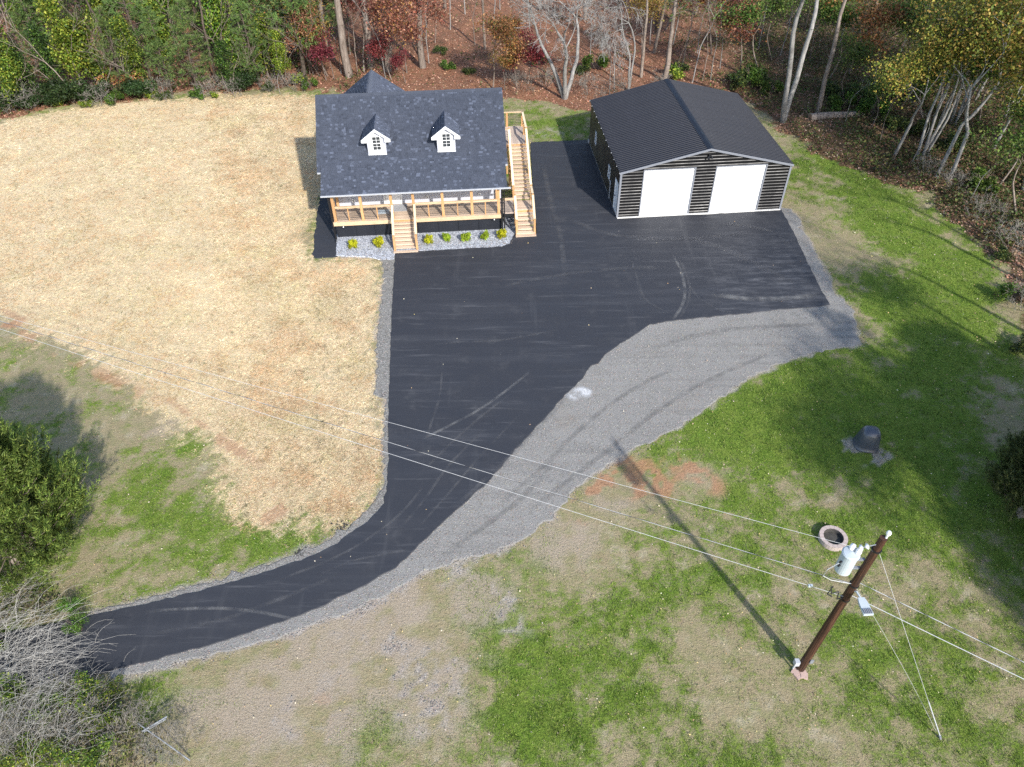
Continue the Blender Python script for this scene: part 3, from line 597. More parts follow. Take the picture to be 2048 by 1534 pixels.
# railings with dark horizontal rods
def railing(a, b, zbase, n=8, mid=1, mat=None, parent=house, top=.93):
    a, b = Vector(a), Vector(b); zb = Vector((0, 0, 1))
    rl = MB().beam(a+zb*top, b+zb*top, .10, .038).build('railing', mat or M_RAILU, parent)
    MB().beam(a+zb*(top-.07), b+zb*(top-.07), .04, .085).build('under_rail', mat or M_RAILU, rl)
    d = b-a
    for k in range(n): MB().tube([a+zb*(.10+k*(top-.22)/(n-1)), b+zb*(.10+k*(top-.22)/(n-1))], .011, 5).build('rod', M_BLACKM, rl)
    for k in range(mid):
        p = a+d*((k+1)/(mid+1)); MB().box(p.x-.03, p.x+.03, p.y-.03, p.y+.03, p.z, p.z+top-.1).build('baluster', M_CEDAR, rl)
for i in (0, 1, 3, 4, 5): railing((PX[i]+.08, 1.50, DZ), (PX[i+1]-.08, 1.50, DZ), DZ)
railing((.30, 1.62, DZ), (.30, 3.02, DZ), DZ, mat=M_RAIL)
railing((10.0, 1.52, DZ), (10.78, 1.52, DZ), DZ, mid=0)
# skirting panels under the porch
for a, b in ((.3, 1.4), (1.41, 2.5), (2.51, 3.62), (5.05, 6.25), (6.26, 7.45), (7.46, 8.65), (8.66, 9.98), (3.63, 5.04)):
    MB().box(a, b, 1.66, 1.70, -.02, DZ-.27).box(a+.02, a+.05, 1.645, 1.66, -.02, DZ-.27).build('skirting_panel', M_SKIRT, house)
MB().box(.26, .30, 1.66, 3.3, -.02, DZ-.27).build('skirting_panel', M_SKIRT, house); MB().box(9.99, 10.03, 1.70, 3.3, -.02, DZ-.27).build('skirting_panel', M_SKIRT, house)
for x in (.75, 9.6): MB().box(x-.03, x+.03, 1.34, 1.36, .86, .93).build('vent_cap', M_WHITE, house)
for x, y in ((.18, 1.36),): MB().tube([(x, y, 3.0), (x, y, .12), (x, y-.25, .08)], .04, 6).build('downspout', M_BLACKM, house)
MB().tube([(10.2, 1.33, 3.02), (10.2, 1.33, .10), (10.2, 1.15, .07)], .04, 6).build('downspout', M_BLACKM, house)
# door, wall boxes
dr = MB().box(3.22, 4.08, 3.22, 3.262, DZ+.01, 3.28).build('front_door', M_WHITE, house)
for z0, z1 in ((DZ+.15, DZ+.85), (DZ+1.0, DZ+1.95)):
    for x0, x1 in ((3.32, 3.62), (3.68, 3.98)): MB().box(x0, x1, 3.205, 3.219, z0, z1).build('door_panel', M_WHITE, dr)
MB().box(3.10, 3.2, 3.215, 3.268, DZ, 3.35).box(4.10, 4.2, 3.215, 3.268, DZ, 3.35).build('door_casing', M_WHITE, dr)
MB().tube([(4.0, 3.2, DZ+1.0), (4.0, 3.15, DZ+1.0)], .03, 8).build('door_handle', M_BLACKM, dr)
for x in (1.28, 5.69, 8.83):
    ob = MB().box(x-.085, x+.085, 3.235, 3.266, 1.46, 1.64).build('outlet_box', M_WHITE, house); MB().box(x-.03, x+.03, 3.22, 3.234, 1.51, 1.58).build('socket', M_BLACKM, ob)
# front stairs
NF = 8; rise = DZ/NF; run = 1.66/NF
fst = MB().box(3.70, 4.98, 1.36, 1.40, DZ-.30, DZ-.05).build('front_stairs', M_CEDAR, house)
for x in (3.66, 4.98): MB().prism([(x,1.42,DZ-.06),(x,1.42,DZ-.34),(x,-.05,.06),(x,-.26,.06),(x,-.26,.10)], (0,0,0), (.045,0,0)).build('stringer', M_CEDAR, fst)
tm = MB().box(0, 1.34, 0, run+.03, -.038, 0).mesh('tread', M_PINE); rm_ = MB().box(0, 1.25, 0, .02, -rise+.04, -.039).mesh('riser', M_PINE)
for i in range(NF-1):
    z = DZ-(i+1)*rise+.0; v = 1.40-(i+1)*run
    link('tread', tm, None, fst, (3.67, v-.01, z)); link('riser', rm_, None, fst, (3.715, v+run, z+rise))
MB().box(3.64, 5.05, -.42, -.24, .05, .11).build('bottom_step', M_PINE, fst)
for x in (3.72, 5.0):
    MB().beam((x, 1.36, DZ+.95), (x, -.02, .98), .13, .04).build('handrail', M_RAIL, fst)
    MB().box(x-.06, x+.06, -.16, -.04, .05, 1.02).build('newel_post', M_CEDAR, fst)
    for k in range(5): MB().tube([(x, 1.36, DZ+.18+k*.15), (x, -.05, .24+k*.15)], .010, 5).build('rod', M_BLACKM, fst)
# side stairs and upper landing deck
SU0, SU1 = 10.86, 11.98
LZ, LV0, LV1 = 1.06, 2.05, 3.2; UZ, UV0, UV1 = 3.22, 6.35, 8.9
ss = MB()
def stringer(m, x, v0, z0, v1, z1): m.prism([(x,v0,z0-.02),(x,v1,z1-.06),(x,v1,z1-.32),(x,v0+.12,z0-.12 if z0 > .3 else .05),(x,v0,.05 if z0 < .3 else z0-.2)], (0,0,0), (.045,0,0))
ss.box(SU0, SU1, LV0, LV1, LZ-.24, LZ-.045); sst = ss.build('side_stairs', M_CEDAR, house)
for x in (SU0-.03, SU1-.015):
    for a_ in ((.72, .12, LV0, LZ), (LV1, LZ+.1, UV0, UZ)): m_ = MB(); stringer(m_, x, *a_); m_.build('stringer', M_CEDAR, sst)
for x, y, z in ((SU0, 2.2, LZ), (SU1-.1, 2.2, LZ), (SU0, 3.05, LZ), (SU1-.1, 3.05, LZ), (SU0, 6.5, UZ), (SU1-.1, 6.5, UZ), (SU0, 8.7, UZ), (SU1-.1, 8.7, UZ)): MB().box(x, x+.12, y, y+.12, -.02, z-.2).build('leg', M_CEDAR, sst)
tw = SU1-SU0
def flight(v0, z0, v1, z1, n):
    rn = (v1-v0)/(n-1); rs = (z1-z0)/n
    t = MB().box(0, tw, 0, rn+.03, -.038, 0).mesh('tread', M_PINE)
    rr = MB().box(.02, tw-.02, 0, .02, -rs+.04, -.039).mesh('riser', M_PINE)
    for i in range(n-1): link('tread', t, None, sst, (SU0, v0+i*rn-.015, z0+(i+1)*rs)); link('riser', rr, None, sst, (SU0, v0+i*rn+.012, z0+(i+1)*rs))
flight(.80, .04, LV0, LZ, 6); flight(LV1, LZ, UV0, UZ, 15)
MB().box(SU0-.05, SU1+.05, .62, .82, .05, .11).build('bottom_step', M_PINE, sst)
lb = MB().box(0, tw, 0, .138, -.038, 0).mesh('landing_board', M_PINE)
for i in range(8): link('landing_board', lb, None, sst, (SU0, LV0-.01+i*.1435, LZ))
ub = MB().box(0, .135, 0, UV1-UV0, -.038, 0).mesh('deck_board', M_GREYW)
MB().box(10.2, SU1, UV0, UV1, UZ-.26, UZ-.045).build('upper_deck', M_CEDAR, sst)
for i in range(13): link('deck_board', ub, None, sst, (10.2+i*.1395, UV0-.02, UZ))
def srail(x, pts, mat=M_RAIL, rods=True):
    for (v0, z0), (v1, z1) in zip(pts[:-1], pts[1:]):
        MB().beam((x, v0, z0), (x, v1, z1), .13, .04).build('handrail', mat, sst)
        if rods:
            for k in range(5): MB().tube([(x, v0, z0-.12-k*.15), (x, v1, z1-.12-k*.15)], .010, 4).build('rod', M_BLACKM, sst)
for x in (SU0+.03, SU1-.03):
    srail(x, [(.92, 1.02), (LV0+.1, LZ+.93)]); srail(x, [(LV1-.05, LZ+.93), (UV0+.05, UZ+.93)])
    for v, z0, z1 in ((.90, .05, 1.06), (LV0+.1, LZ-.02, LZ+.97), (LV1-.05, LZ-.02, LZ+1.0), (4.6, LZ+.7, LZ+.7+.95), (UV0+.06, UZ, UZ+.97)): MB().box(x-.055, x+.055, v-.055, v+.055, z0, z1).build('newel_post', M_CEDAR, sst)
srail(SU1-.03, [(LV0+.15, LZ+.93), (LV1-.1, LZ+.93)]); srail(SU1-.03, [(UV0+.1, UZ+.93), (UV1-.05, UZ+.93)])
for k in range(7): MB().tube([(10.3, UV1-.05, UZ+.12+k*.11), (SU1-.05, UV1-.05, UZ+.12+k*.11)], .010, 4).build('rod', M_BLACKM, sst)
MB().beam((10.25, UV1-.05, UZ+.93), (SU1+.02, UV1-.05, UZ+.93), .13, .04).build('handrail', M_RAILU, sst)
MB().beam((10.25, UV0+.05, UZ+.93), (SU0+.02, UV0+.05, UZ+.93), .13, .04).build('handrail', M_RAILU, sst)
for k in range(7): MB().tube([(10.3, UV0+.05, UZ+.12+k*.11), (SU0, UV0+.05, UZ+.12+k*.11)], .010, 4).build('rod', M_BLACKM, sst)
for x, v in ((10.95, UV1-.05), (SU1-.05, UV1-.06), (10.3, UV1-.05), (SU1-.05, 7.6)): MB().box(x-.065, x+.065, v-.065, v+.065, UZ, UZ+.93).build('newel_post', M_CEDAR, sst)
def hloc(u, v, z=0):
    c, s = math.cos(HA), math.sin(HA); return (HX+c*u-s*v, HY+s*u+c*v, z)
dm_ = MB().box(-.42, .42, -.42, .42, 0, .015).build('doormat', m_plain('grey_mat', (.33, .33, .34), .95, .1, 0, .4, 12, .4, 60), None, hloc(4.05, 2.72, DZ+.002), (0, 0, HA))
tag(dm_, 'square grey doormat on the porch boards before the white front door', 'doormat')
pl = MB().box(-.33, .33, -.24, .24, 0, .012).build('sheet', m_plain('pale_plastic', (.45, .52, .58), .2, .5, 0, .1, 3), None, hloc(3.1, 2.35, DZ+.002), (0, 0, HA))
tag(pl, 'pale bluish plastic sheet lying on the porch boards behind the railing', 'sheet')

# ------------------------------------------------------------------ garage
GXo, GYo, GA = 6.543, 39.766, .0793
GW, GD, GH, GR = 10.245, 10.455, 3.05, 1.22
gar = empty('garage', (GXo, GYo, 0), GA, 'black metal garage with two white roll-up doors and ribbed gable roof', 'garage')
MB().box(.005, GW+.01, -.12, GD+.01, -.03, .10).build('concrete_slab', M_CONC, gar)
RB = .2
def ztop(u): return GH+GR*(1-abs(u-GW/2)/(GW/2))
def ribrow(m, a, b, z, fn, a2=None, b2=None):
    """one rib row between parameters a..b from z to z+RB; fn(param, out, z)->xyz"""
    a2 = a if a2 is None else a2; b2 = b if b2 is None else b2
    pr = [(0, 0), (.05, 0), (.062, .022), (.115, .022), (.147, 0), (RB, 0)]
    def lerp(p, q, t): return p+(q-p)*t
    vs = [fn(lerp(a, a2, h/RB), o, z+h) for h, o in pr]+[fn(lerp(b, b2, h/RB), o, z+h) for h, o in pr]
    n = len(pr); m.add(vs, [(i, n+i, n+i+1, i+1) for i in range(n-1)])
def wall(fn, length, gable, openings, z0=.1):
    z = z0; row = 0; cur = {}
    zmax = (GH+GR) if gable else GH
    while z < zmax-.02:
        h = RB
        if gable and z+h > GH:
            half = lambda zz: max(0, GW/2*(1-(max(zz, GH)-GH)/GR))
            lo, hi = half(z), half(z+h); iv = [(GW/2-lo, GW/2+lo, GW/2-hi, GW/2+hi)]
        else: iv = [(0, length, 0, length)]
        for oa, ob_, oz0, oz1 in openings:
            if oz0 < z+h-.03 and oz1 > z+.03:
                nv = []
                for a, b, a2, b2 in iv:
                    if a < oa: nv.append((a, min(b, oa), a2, min(b2, oa)))
                    if b > ob_: nv.append((max(a, ob_), b, max(a2, ob_), b2))
                iv = nv
        for a, b, a2, b2 in iv:
            if b-a > .02:
                key = (row//4, round(a, 1) if not (gable and z+h > GH) else 'g')
                ribrow(cur.setdefault(key, MB()), a, b, z, fn, a2, b2)
        row += 1; z += h
    for m in cur.values(): m.build('wall_panel', M_GWALL, gar)
DO = [(1.40, 4.40), (5.74, 8.71)]; DTOP = 3.10
wall(lambda p, o, z: (p, -o, z), GW, True, [(a, b, .1, DTOP) for a, b in DO])
SIDE = [(.31, 1.15, .1, 2.1), (2.80, 3.38, 1.1, 1.9), (7.80, 8.25, 1.1, 1.9)]
wall(lambda p, o, z: (-o, GD-p, z), GD, False, [(GD-b, GD-a, c, d) for a, b, c, d in SIDE])
wall(lambda p, o, z: (GW+o, p, z), GD, False, [])
wall(lambda p, o, z: (GW-p, GD+o, z), GW, True, [])
for a, b in DO:
    dd = MB().box(a, b, .03, .07, .1, DTOP).build('roll_up_door', M_DOOR, gar)
    sm_ = MB().box(a+.01, b-.01, .022, .029, 0, .13).mesh('door_slat', M_DOOR)
    for k in range(20): link('door_slat', sm_, None, dd, (0, 0, .105+k*.1495))
    MB().box(a-.07, a, -.045, .04, .1, DTOP).build('door_trim', M_METALG, gar); MB().box(b, b+.07, -.045, .04, .1, DTOP).build('door_trim', M_METALG, gar); MB().box(a-.07, b+.07, -.045, .04, DTOP+.001, DTOP+.06).build('door_trim', M_METALG, gar)
for x, s in ((0, -1), (GW, 1)):
    MB().box(x-.05 if s < 0 else x-.07, x+.07 if s < 0 else x+.05, -.05, -.036, .1, GH+.05).box(x-.05 if s < 0 else x+.036, x-.036 if s < 0 else x+.05, -.035, .10, .1, GH).build('corner_trim', M_METALG, gar)
# roof panels
OV = .10; sll = math.hypot(GW/2+OV, (GW/2+OV)*GR/(GW/2)); SLG = GR/(GW/2)
def panel_mesh(sgn):
    m = MB(); pw = (GD+.2)/12; pr = []
    for k in range(4):
        b = k*pw/4; pr += [(b, .045), (b+.035, .045), (b+.065, .0), (b+pw/4-.036, 0)]
    pr += [(pw, .045)]
    xe, ze = (-(GW/2+OV) if sgn < 0 else GW/2+OV), -(GW/2+OV)*SLG
    nl = math.hypot(1, SLG); nn = (sgn*SLG/nl, 0, 1/nl)
    vs = [(0+nn[0]*h, y, nn[2]*h) for y, h in pr]+[(xe+nn[0]*h, y, ze+nn[2]*h) for y, h in pr]
    n = len(pr); m.add(vs, [(i, i+1, n+i+1, n+i) if sgn > 0 else (i+1, i, n+i, n+i+1) for i in range(n-1)])
    m.add([(xe, 0, ze), (xe, pw, ze), (xe, pw, ze-.05), (xe, 0, ze-.05)], [(0, 1, 2, 3)])
    return m.mesh('roof_panel', M_GROOF)
for sgn in (-1, 1):
    pmesh = panel_mesh(sgn)
    for k in range(12): link('roof_panel', pmesh, None, gar, (GW/2, -.1+k*(GD+.2)/12, GH+GR+.03+.003*(k % 2)))
MB().prism([(-OV+.02,0,GH-OV*SLG),(GW/2,0,GH+GR),(GW+OV-.02,0,GH-OV*SLG),(GW+OV-.02,0,GH-OV*SLG-.03),(GW/2,0,GH+GR-.03),(-OV+.02,0,GH-OV*SLG-.03)], (0,-.06,0), (0,GD+.05,0)).build('roof_deck', M_GROOF, gar)
rc = MB(); rc.prism([(GW/2-.2,0,GH+GR+.02),(GW/2-.03,0,GH+GR+.085),(GW/2+.03,0,GH+GR+.085),(GW/2+.2,0,GH+GR+.02)], (0,-.11,0), (0,GD+.11,0)); rc.build('ridge_cap', M_GROOF, gar)
for s in (-1, 1):
    e = GW/2+s*(GW/2+OV)
    for y0, y1 in ((-.135, -.095), (GD+.095, GD+.135)):
        MB().prism([(GW/2, 0, GH+GR+.06), (e, 0, GH-OV*SLG+.06), (e, 0, GH-OV*SLG-.07), (GW/2, 0, GH+GR-.07)], (0, y0, 0), (0, y1, 0)).build('rake_trim', M_METALG if y0 < 0 else M_GROOF, gar)
fm_ = MB().box(-.012, .012, -.03, .03, -.02, .02).mesh('foam_closure', M_WHITE)
for k in range(13): link('foam_closure', fm_, None, gar, (-OV-.012, -.08+k*(GD+.16)/12, GH-OV*SLG+.02))
scr = MB()
for s in (-1, 1):
    for j in (1, 3, 5, 7):
        for k in range(48):
            dx = j*(GW/2)/7.6; scr.box(GW/2+s*dx-.008, GW/2+s*dx+.008, -.1+(k+.08)*(GD+.2)/48-.008, -.1+(k+.08)*(GD+.2)/48+.008, GH+GR+.06-dx*SLG, GH+GR+.078-dx*SLG)
sco = scr.build('screws', M_METALG, gar); sco['kind'] = 'stuff'
# side door, windows, conduit
sd = MB().box(.01, .05, .33, 1.13, .1, 2.08).build('side_door', M_DOOR, gar); MB().box(-.03, .02, .26, .33, .1, 2.14).box(-.03, .02, 1.13, 1.2, .1, 2.14).box(-.03, .02, .33, 1.13, 2.08, 2.14).build('door_frame', M_WHITE, sd)
MB().tube([(0, .98, 1.05), (-.06, .98, 1.05)], .03, 8).build('door_handle', M_BLACKM, sd)
for _, (a, b, c, d) in zip(range(2), SIDE[1:]):
    wn = MB().box(.02, .05, a, b, c, d).build('window', M_GLASS, gar)
    MB().box(-.035, .015, a-.02, a+.035, c, d).box(-.035, .015, b-.035, b+.02, c, d).box(-.035, .015, a, b, d-.035, d+.02).box(-.035, .015, a, b, c-.02, c+.035).box(-.03, .012, a, b, (c+d)/2-.02, (c+d)/2+.02).build('window_frame', M_WHITE, wn)
MB().tube([(-.06, 2.32, .1), (-.06, 2.32, 1.15)], .03, 8).build('conduit', M_GUTTER, gar); MB().box(-.1, -.035, 2.24, 2.4, 1.1, 1.3).build('outlet_box', M_GUTTER, gar)
MB().box(-.1, .0, GD-.18, GD-.02, .1, .34).build('outlet_box', M_GUTTER, gar)
gl = MB().box(GW/2-.08, GW/2+.08, -.16, -.04, GH+GR-.42, GH+GR-.3).tube([(GW/2-.1, -.18, GH+GR-.42), (GW/2-.1, -.26, GH+GR-.5)], .05, 8).tube([(GW/2+.1, -.18, GH+GR-.42), (GW/2+.1, -.26, GH+GR-.5)], .05, 8).build('flood_light', M_BLACKM, gar)

# ------------------------------------------------------------------ utility pole, wires
def pole_wood():
    q = Nodes('creosote_pole'); n = q.noise(1, 5, .65, q.mapv((18, 18, .8))); n2 = q.noise(1.2, 4, .6, q.mapv((3, 3, .5)))
    c = q.ramp(n, [(.3, (.016, .009, .006)), (.5, (.055, .024, .015)), (.7, (.105, .05, .028))]); c = q.mix(q.math('MULTIPLY', q.rng(n2, .5, .7), .7), c, (.012, .009, .008))
    return q.done(q.bsdf(c, .6, .3, 0, q.bump(n, .5, .02)))
M_POLE = pole_wood(); M_TRANS = m_plain('pale_grey_enamel', (.42, .465, .49), .4, .5, 0, .12, 3); M_PORC = m_plain('white_porcelain', (.72, .72, .72), .25, .5, 0, .05, 5); M_WIRE = m_plain('aluminium_wire', (.42, .42, .42), .5, .4, 0, .15, 2); M_WIRED = m_plain('dark_insulated_wire', (.03, .03, .032), .5, .4, 0, .2, 3)
PB = Vector((9.364, 11.126, 0)); PT = Vector((9.52, 10.99, 7.54)); PD = (PT-PB)
def onpole(t): return PB+PD*t
pole = empty('utility_pole', PB, 0, 'dark brown wooden utility pole carrying a grey transformer', 'utility pole')
def prel(p): return Vector(p)-PB
pk = [onpole(t) for t in (-.01, .25, .5, .75, 1)]
MB().tube([prel(p) for p in pk], [.135, .127, .118, .11, .10], 14).build('shaft', M_POLE, pole, smooth=False)
ax = Vector((-.93, -.20, 0)).normalized()          # left of the pole, along the line to the far pole
tc = onpole(.83)+Vector((-.93, .25, 0)).normalized()*.50
tr = MB().lathe([(.0, -.42), (.2, -.42), (.215, -.40), (.215, .34), (.235, .345), (.235, .38), (.20, .41), (.0, .44)], 24, prel(tc)).build('transformer', M_TRANS, pole, smooth=False)
for dx, dy, hh in ((.05, .12, .22), (.16, -.02, .26)):
    c = prel(tc)+Vector((dx, dy, .38)); MB().lathe([(.05, 0), (.05, .05), (.085, .06), (.05, .10), (.085, .12), (.05, .16), (.075, .18), (.03, hh)], 12, c).build('bushing', M_PORC, tr)
for z in (-.22, .18): MB().box(prel(tc).x+.18, prel(onpole(.83)).x-.08, prel(tc).y-.10, prel(tc).y-.03, prel(tc).z+z-.03, prel(tc).z+z+.03).build('mounting_lug', M_METALG, tr)
for dx, z in ((-.18, .12), (-.17, -.05)): MB().tube([prel(tc)+Vector((dx-.03, -.08, z)), prel(tc)+Vector((dx-.09, -.12, z))], .03, 6).build('terminal', M_BLACKM, tr)
# crossing band, bracket, bolts
for t in (.70, .93, .60): MB().lathe([(.12, -.02), (.135, -.02), (.135, .02), (.12, .02)], 14, prel(onpole(t))).build('band', M_BLACKM, pole)
pin = MB().lathe([(.03, 0), (.03, .14), (.06, .16), (.065, .22), (.04, .27), (.0, .28)], 10, prel(onpole(1.0))+Vector((.06, 0, 0))).build('pin_insulator', M_PORC, pole)
# dead-end insulators on the primary
W1a = onpole(.965)+ax*.12
for k in range(2):
    c = W1a+ax*(.22+.17*k); MB().tube([prel(c), prel(c+ax*.03), prel(c+ax*.09)], [.03, .085, .025], 12).build('insulator', M_PORC, pole)
MB().tube([prel(W1a), prel(W1a+ax*.55)], .014, 6).build('link_rod', M_METALG, pole)
# lamp
la = onpole(.665); lb_ = la+Vector((.12, -.28, .02)); lc = lb_+Vector((.05, -.42, -.02))
lamp = MB().tube([prel(la), prel(la+Vector((.08, -.14, .1))), prel(lb_+Vector((.02, -.1, .06)))], .028, 8).build('lamp_arm', M_TRANS, pole)
MB().prism([(-.09,-.02,0),(.09,-.02,0),(.12,.12,0),(.14,.50,0),(-.14,.50,0),(-.12,.12,0)], (0,0,0), (0,0,.07)).build('lamp_head', M_TRANS, lamp, prel(lb_)+Vector((.02, -.06, .02)), (0, 0, R(183)))
fin = MB()
for k in range(5): fin.box(-.11+k*.048, -.08+k*.048, .34, .48, .071, .10)
fin.build('heat_sink', M_METALG, lamp, prel(lb_)+Vector((.02, -.06, .02)), (0, 0, R(183)))
# meter box at the foot
MB().box(-.30, -.15, -.08, .08, .35, .58).build('meter_box', M_GUTTER, pole); MB().tube([(-.24, 0, 0), (-.24, 0, .36)], .03, 8).build('conduit', M_GUTTER, pole)
MB().box(.05, .16, -.185, -.155, .75, .95).build('tag_plate', M_METALG, pole)
MB().tube([prel(tc)+Vector((-.24, -.1, .1)), prel(tc)+Vector((-.5, -.12, -.2)), prel(tc)+Vector((-.52, -.1, -.55)), prel(tc)+Vector((-.2, -.05, -.85)), prel(onpole(.70))], .012, 6).build('drop_lead', M_WIRE, pole)
MB().tube([prel(onpole(.72)+ax*.75), prel(onpole(.70)+ax*.62+Vector((0, 0, -.25))), prel(onpole(.68)+ax*.38+Vector((0, 0, -.1))), prel(onpole(.64)+ax*.3+Vector((0, 0, -.22))), prel(onpole(.61)+ax*.12)], .018, 6).build('drop_lead', M_WIRED, pole)
MB().tube([prel(onpole(.72)+ax*.7), prel(onpole(.71)+ax*.75+Vector((0, 0, -.3))), prel(onpole(.69)+ax*.55+Vector((0, 0, -.36)))], .022, 6).build('drop_lead', M_WIRED, pole)
def wire(name, pts, r, mat, label, cat, sag=0, base=None, n=24, k=5):
    a, b = Vector(pts[0]), Vector(pts[1])
    ps = [a.lerp(b, i/n)-Vector((0, 0, sag*4*(i/n)*(1-i/n))) for i in range(n+1)]
    return tag(MB().tube(ps, r, k).build(name, mat), label, cat)
def far(px, py, z, frm, ext=1.35):
    p = Vector(P(px, py, z)); return frm+(p-frm)*ext
wa = onpole(.965)+ax*.62
wire('power_line', (wa, far(390, 735, 7.2, wa, 1.9)), .006, M_WIRE, 'thin bright wire leaving the very top of the utility pole', 'power line', .1)
wb = onpole(.71)+ax*.12
e2 = far(0, 639, 5.2, wb, 1.35)
w2 = wire('power_line', (wb, e2), .007, M_WIRE, 'dark and bright twisted cable running from mid pole over the driveway', 'power line', .12, n=60)
tw_ = MB()
nseg = 300; tpts = [wb.lerp(e2, i/nseg)-Vector((0, 0, .12*4*(i/nseg)*(1-i/nseg)))+Vector((0, .014*math.cos(i*.5), .014*math.sin(i*.5))) for i in range(nseg+1)]
tw_.tube(tpts, .009, 4).build('insulated_strand', M_WIRED, w2)
w3a = onpole(.62)+ax*.12
w3 = wire('power_line', (w3a, far(0, 655, 4.7, w3a, 1.35)), .0085, M_WIRE, 'thick pale cable lowest of the three crossing the driveway', 'power line', .12)
cpt = w3a+(far(0, 655, 4.7, w3a, 1)-w3a).normalized()*.9; MB().box(-.06, .06, -.03, .03, -.03, .05).build('clamp', M_TRANS, w3, cpt)
rb = onpole(.71)-ax*.1; w4 = wire('power_line', (rb, far(2048, 1322, 5.0, rb, 3)), .010, M_WIRE, 'twisted cable running from mid pole to the right frame edge', 'power line', .05, n=60)
e4 = far(2048, 1322, 5.0, rb, 3); tpts = [rb.lerp(e4, i/150)-Vector((0, 0, .05*4*(i/150)*(1-i/150)))+Vector((0, .014*math.cos(i*.7), .014*math.sin(i*.7))) for i in range(151)]
MB().tube(tpts, .010, 4).build('insulated_strand', M_WIRED, w4)
rc_ = onpole(.62)-ax*.1; wire('power_line', (rc_, far(2048, 1356, 4.4, rc_, 3)), .012, M_WIRE, 'thick pale cable lower of the two leaving the pole rightwards', 'power line', .05)
ga = Vector(P(1882, 1478)); ga2 = Vector(P(1872, 1462))
g1 = wire('guy_wire', (onpole(.94), ga), .0065, M_WIRE, 'bright guy wire from the pole top down to the lawn', 'guy wire', 0); d1 = (onpole(.94)-ga)
MB().tube([ga+d1*.0, ga+d1*.22], .018, 6).build('guard_sleeve', M_GUTTER, g1); MB().tube([ga+d1*.0+Vector((0, 0, -.05)), ga+d1*.02], .04, 6).build('anchor_rod', M_METALG, g1)
wire('guy_wire', (onpole(.70), ga2), .006, m_plain('dull_steel_wire', (.36, .36, .35), .5, .4), 'thin dull guy wire from mid pole down to the lawn', 'guy wire', -.12)
M_PAVER = m_plain('pinkish_paver', (.42, .30, .26), .9, .2, 0, .2, 6, .3)
for i, (px, py, rz, lb2) in enumerate([(1596,1352,.5,'pinkish square paver beside the grey meter box at the pole foot'), (1608,1352,-.3,'pinkish square paver in front of the pole foot'), (1604,1343,.2,'pinkish square paver right against the pole foot'), (1590,1344,.9,'small tilted paver at the left side of the pole foot')]):
    c = P(px, py); tag(MB().box(-.11, .11, -.11, .11, -.02, .05).build('paver', M_PAVER, None, (c[0], c[1], 0.002*i), (0, R(4), rz)), lb2, 'paver', 'pavers at the pole foot')

# ------------------------------------------------------------------ fire pit, dome, log
fp = empty('fire_pit', P(1664, 1080), 0, 'round fire pit of pinkish blocks with ash inside', 'fire pit')
def ringblock(r0, r1, a0, a1, z0, z1):
    m = MB(); v = [(r*math.cos(a), r*math.sin(a), z) for z in (z0, z1) for r, a in ((r0, a0), (r1, a0), (r1, (a0+a1)/2), (r1, a1), (r0, a1))]
    m.add(v, [(4,3,2,1,0), (5,6,7,8,9), (0,1,6,5), (1,2,7,6), (2,3,8,7), (3,4,9,8), (4,0,5,9)]); return m.mesh('block', M_FPB)
M_FPB = m_plain('pink_grey_block', (.40, .33, .30), .95, .15, 0, .3, 9, .5, 30)
blk = ringblock(.43, .60, -.19, .19, 0, .125)
for lay in range(2):
    for k in range(16): link('block', blk, None, fp, (0, 0, lay*.13), (0, 0, k*2*math.pi/16+lay*.196), (1, 1, 1))
MB().lathe([(.425, .0), (.425, .25), (.41, .25), (.41, .05), (.2, .07), (0, .08)], 28).build('ash_bed', m_plain('charcoal_ash', (.07, .066, .06), .95, .1, 0, .5, 8, .6), fp)
prof = [(1.0, 0), (1.03, .04), (.99, .06), (.93, .3), (.84, .62), (.72, .88), (.60, 1.0), (.40, 1.06), (.0, 1.08)]
dmv, dmf = [], []; kk = 32
for r_, z in prof:
    for j in range(kk):
        a = 2*math.pi*j/kk; ca, sa = math.cos(a), math.sin(a); sq = (abs(ca)**3+abs(sa)**3)**(-1/3)
        dmv.append((.50*r_*ca*sq, .46*r_*sa*sq, z*.92))
for i in range(len(prof)-1): dmf += [(i*kk+j, i*kk+(j+1) % kk, (i+1)*kk+(j+1) % kk, (i+1)*kk+j) for j in range(kk)]
q = Nodes('moulded_charcoal_plastic'); dn = q.noise(7, 4); dcol = q.mix(dn, (.035, .04, .052), (.075, .082, .105))
M_DOME = q.done(q.bsdf(dcol, .32, .7, 0, q.bump(dn, .3, .03)))
me = bpy.data.meshes.new('shell'); me.from_pydata(dmv, [], dmf); me.update(); me.polygons.foreach_set('use_smooth', [True]*len(me.polygons)); fp.scale = (.86, .86, .9)
dob = link('tank_cover', me, M_DOME, None, P(1731, 890), (0, 0, R(-14))); tag(dob, 'dark grey rounded moulded cover standing on a small gravel patch', 'tank cover')

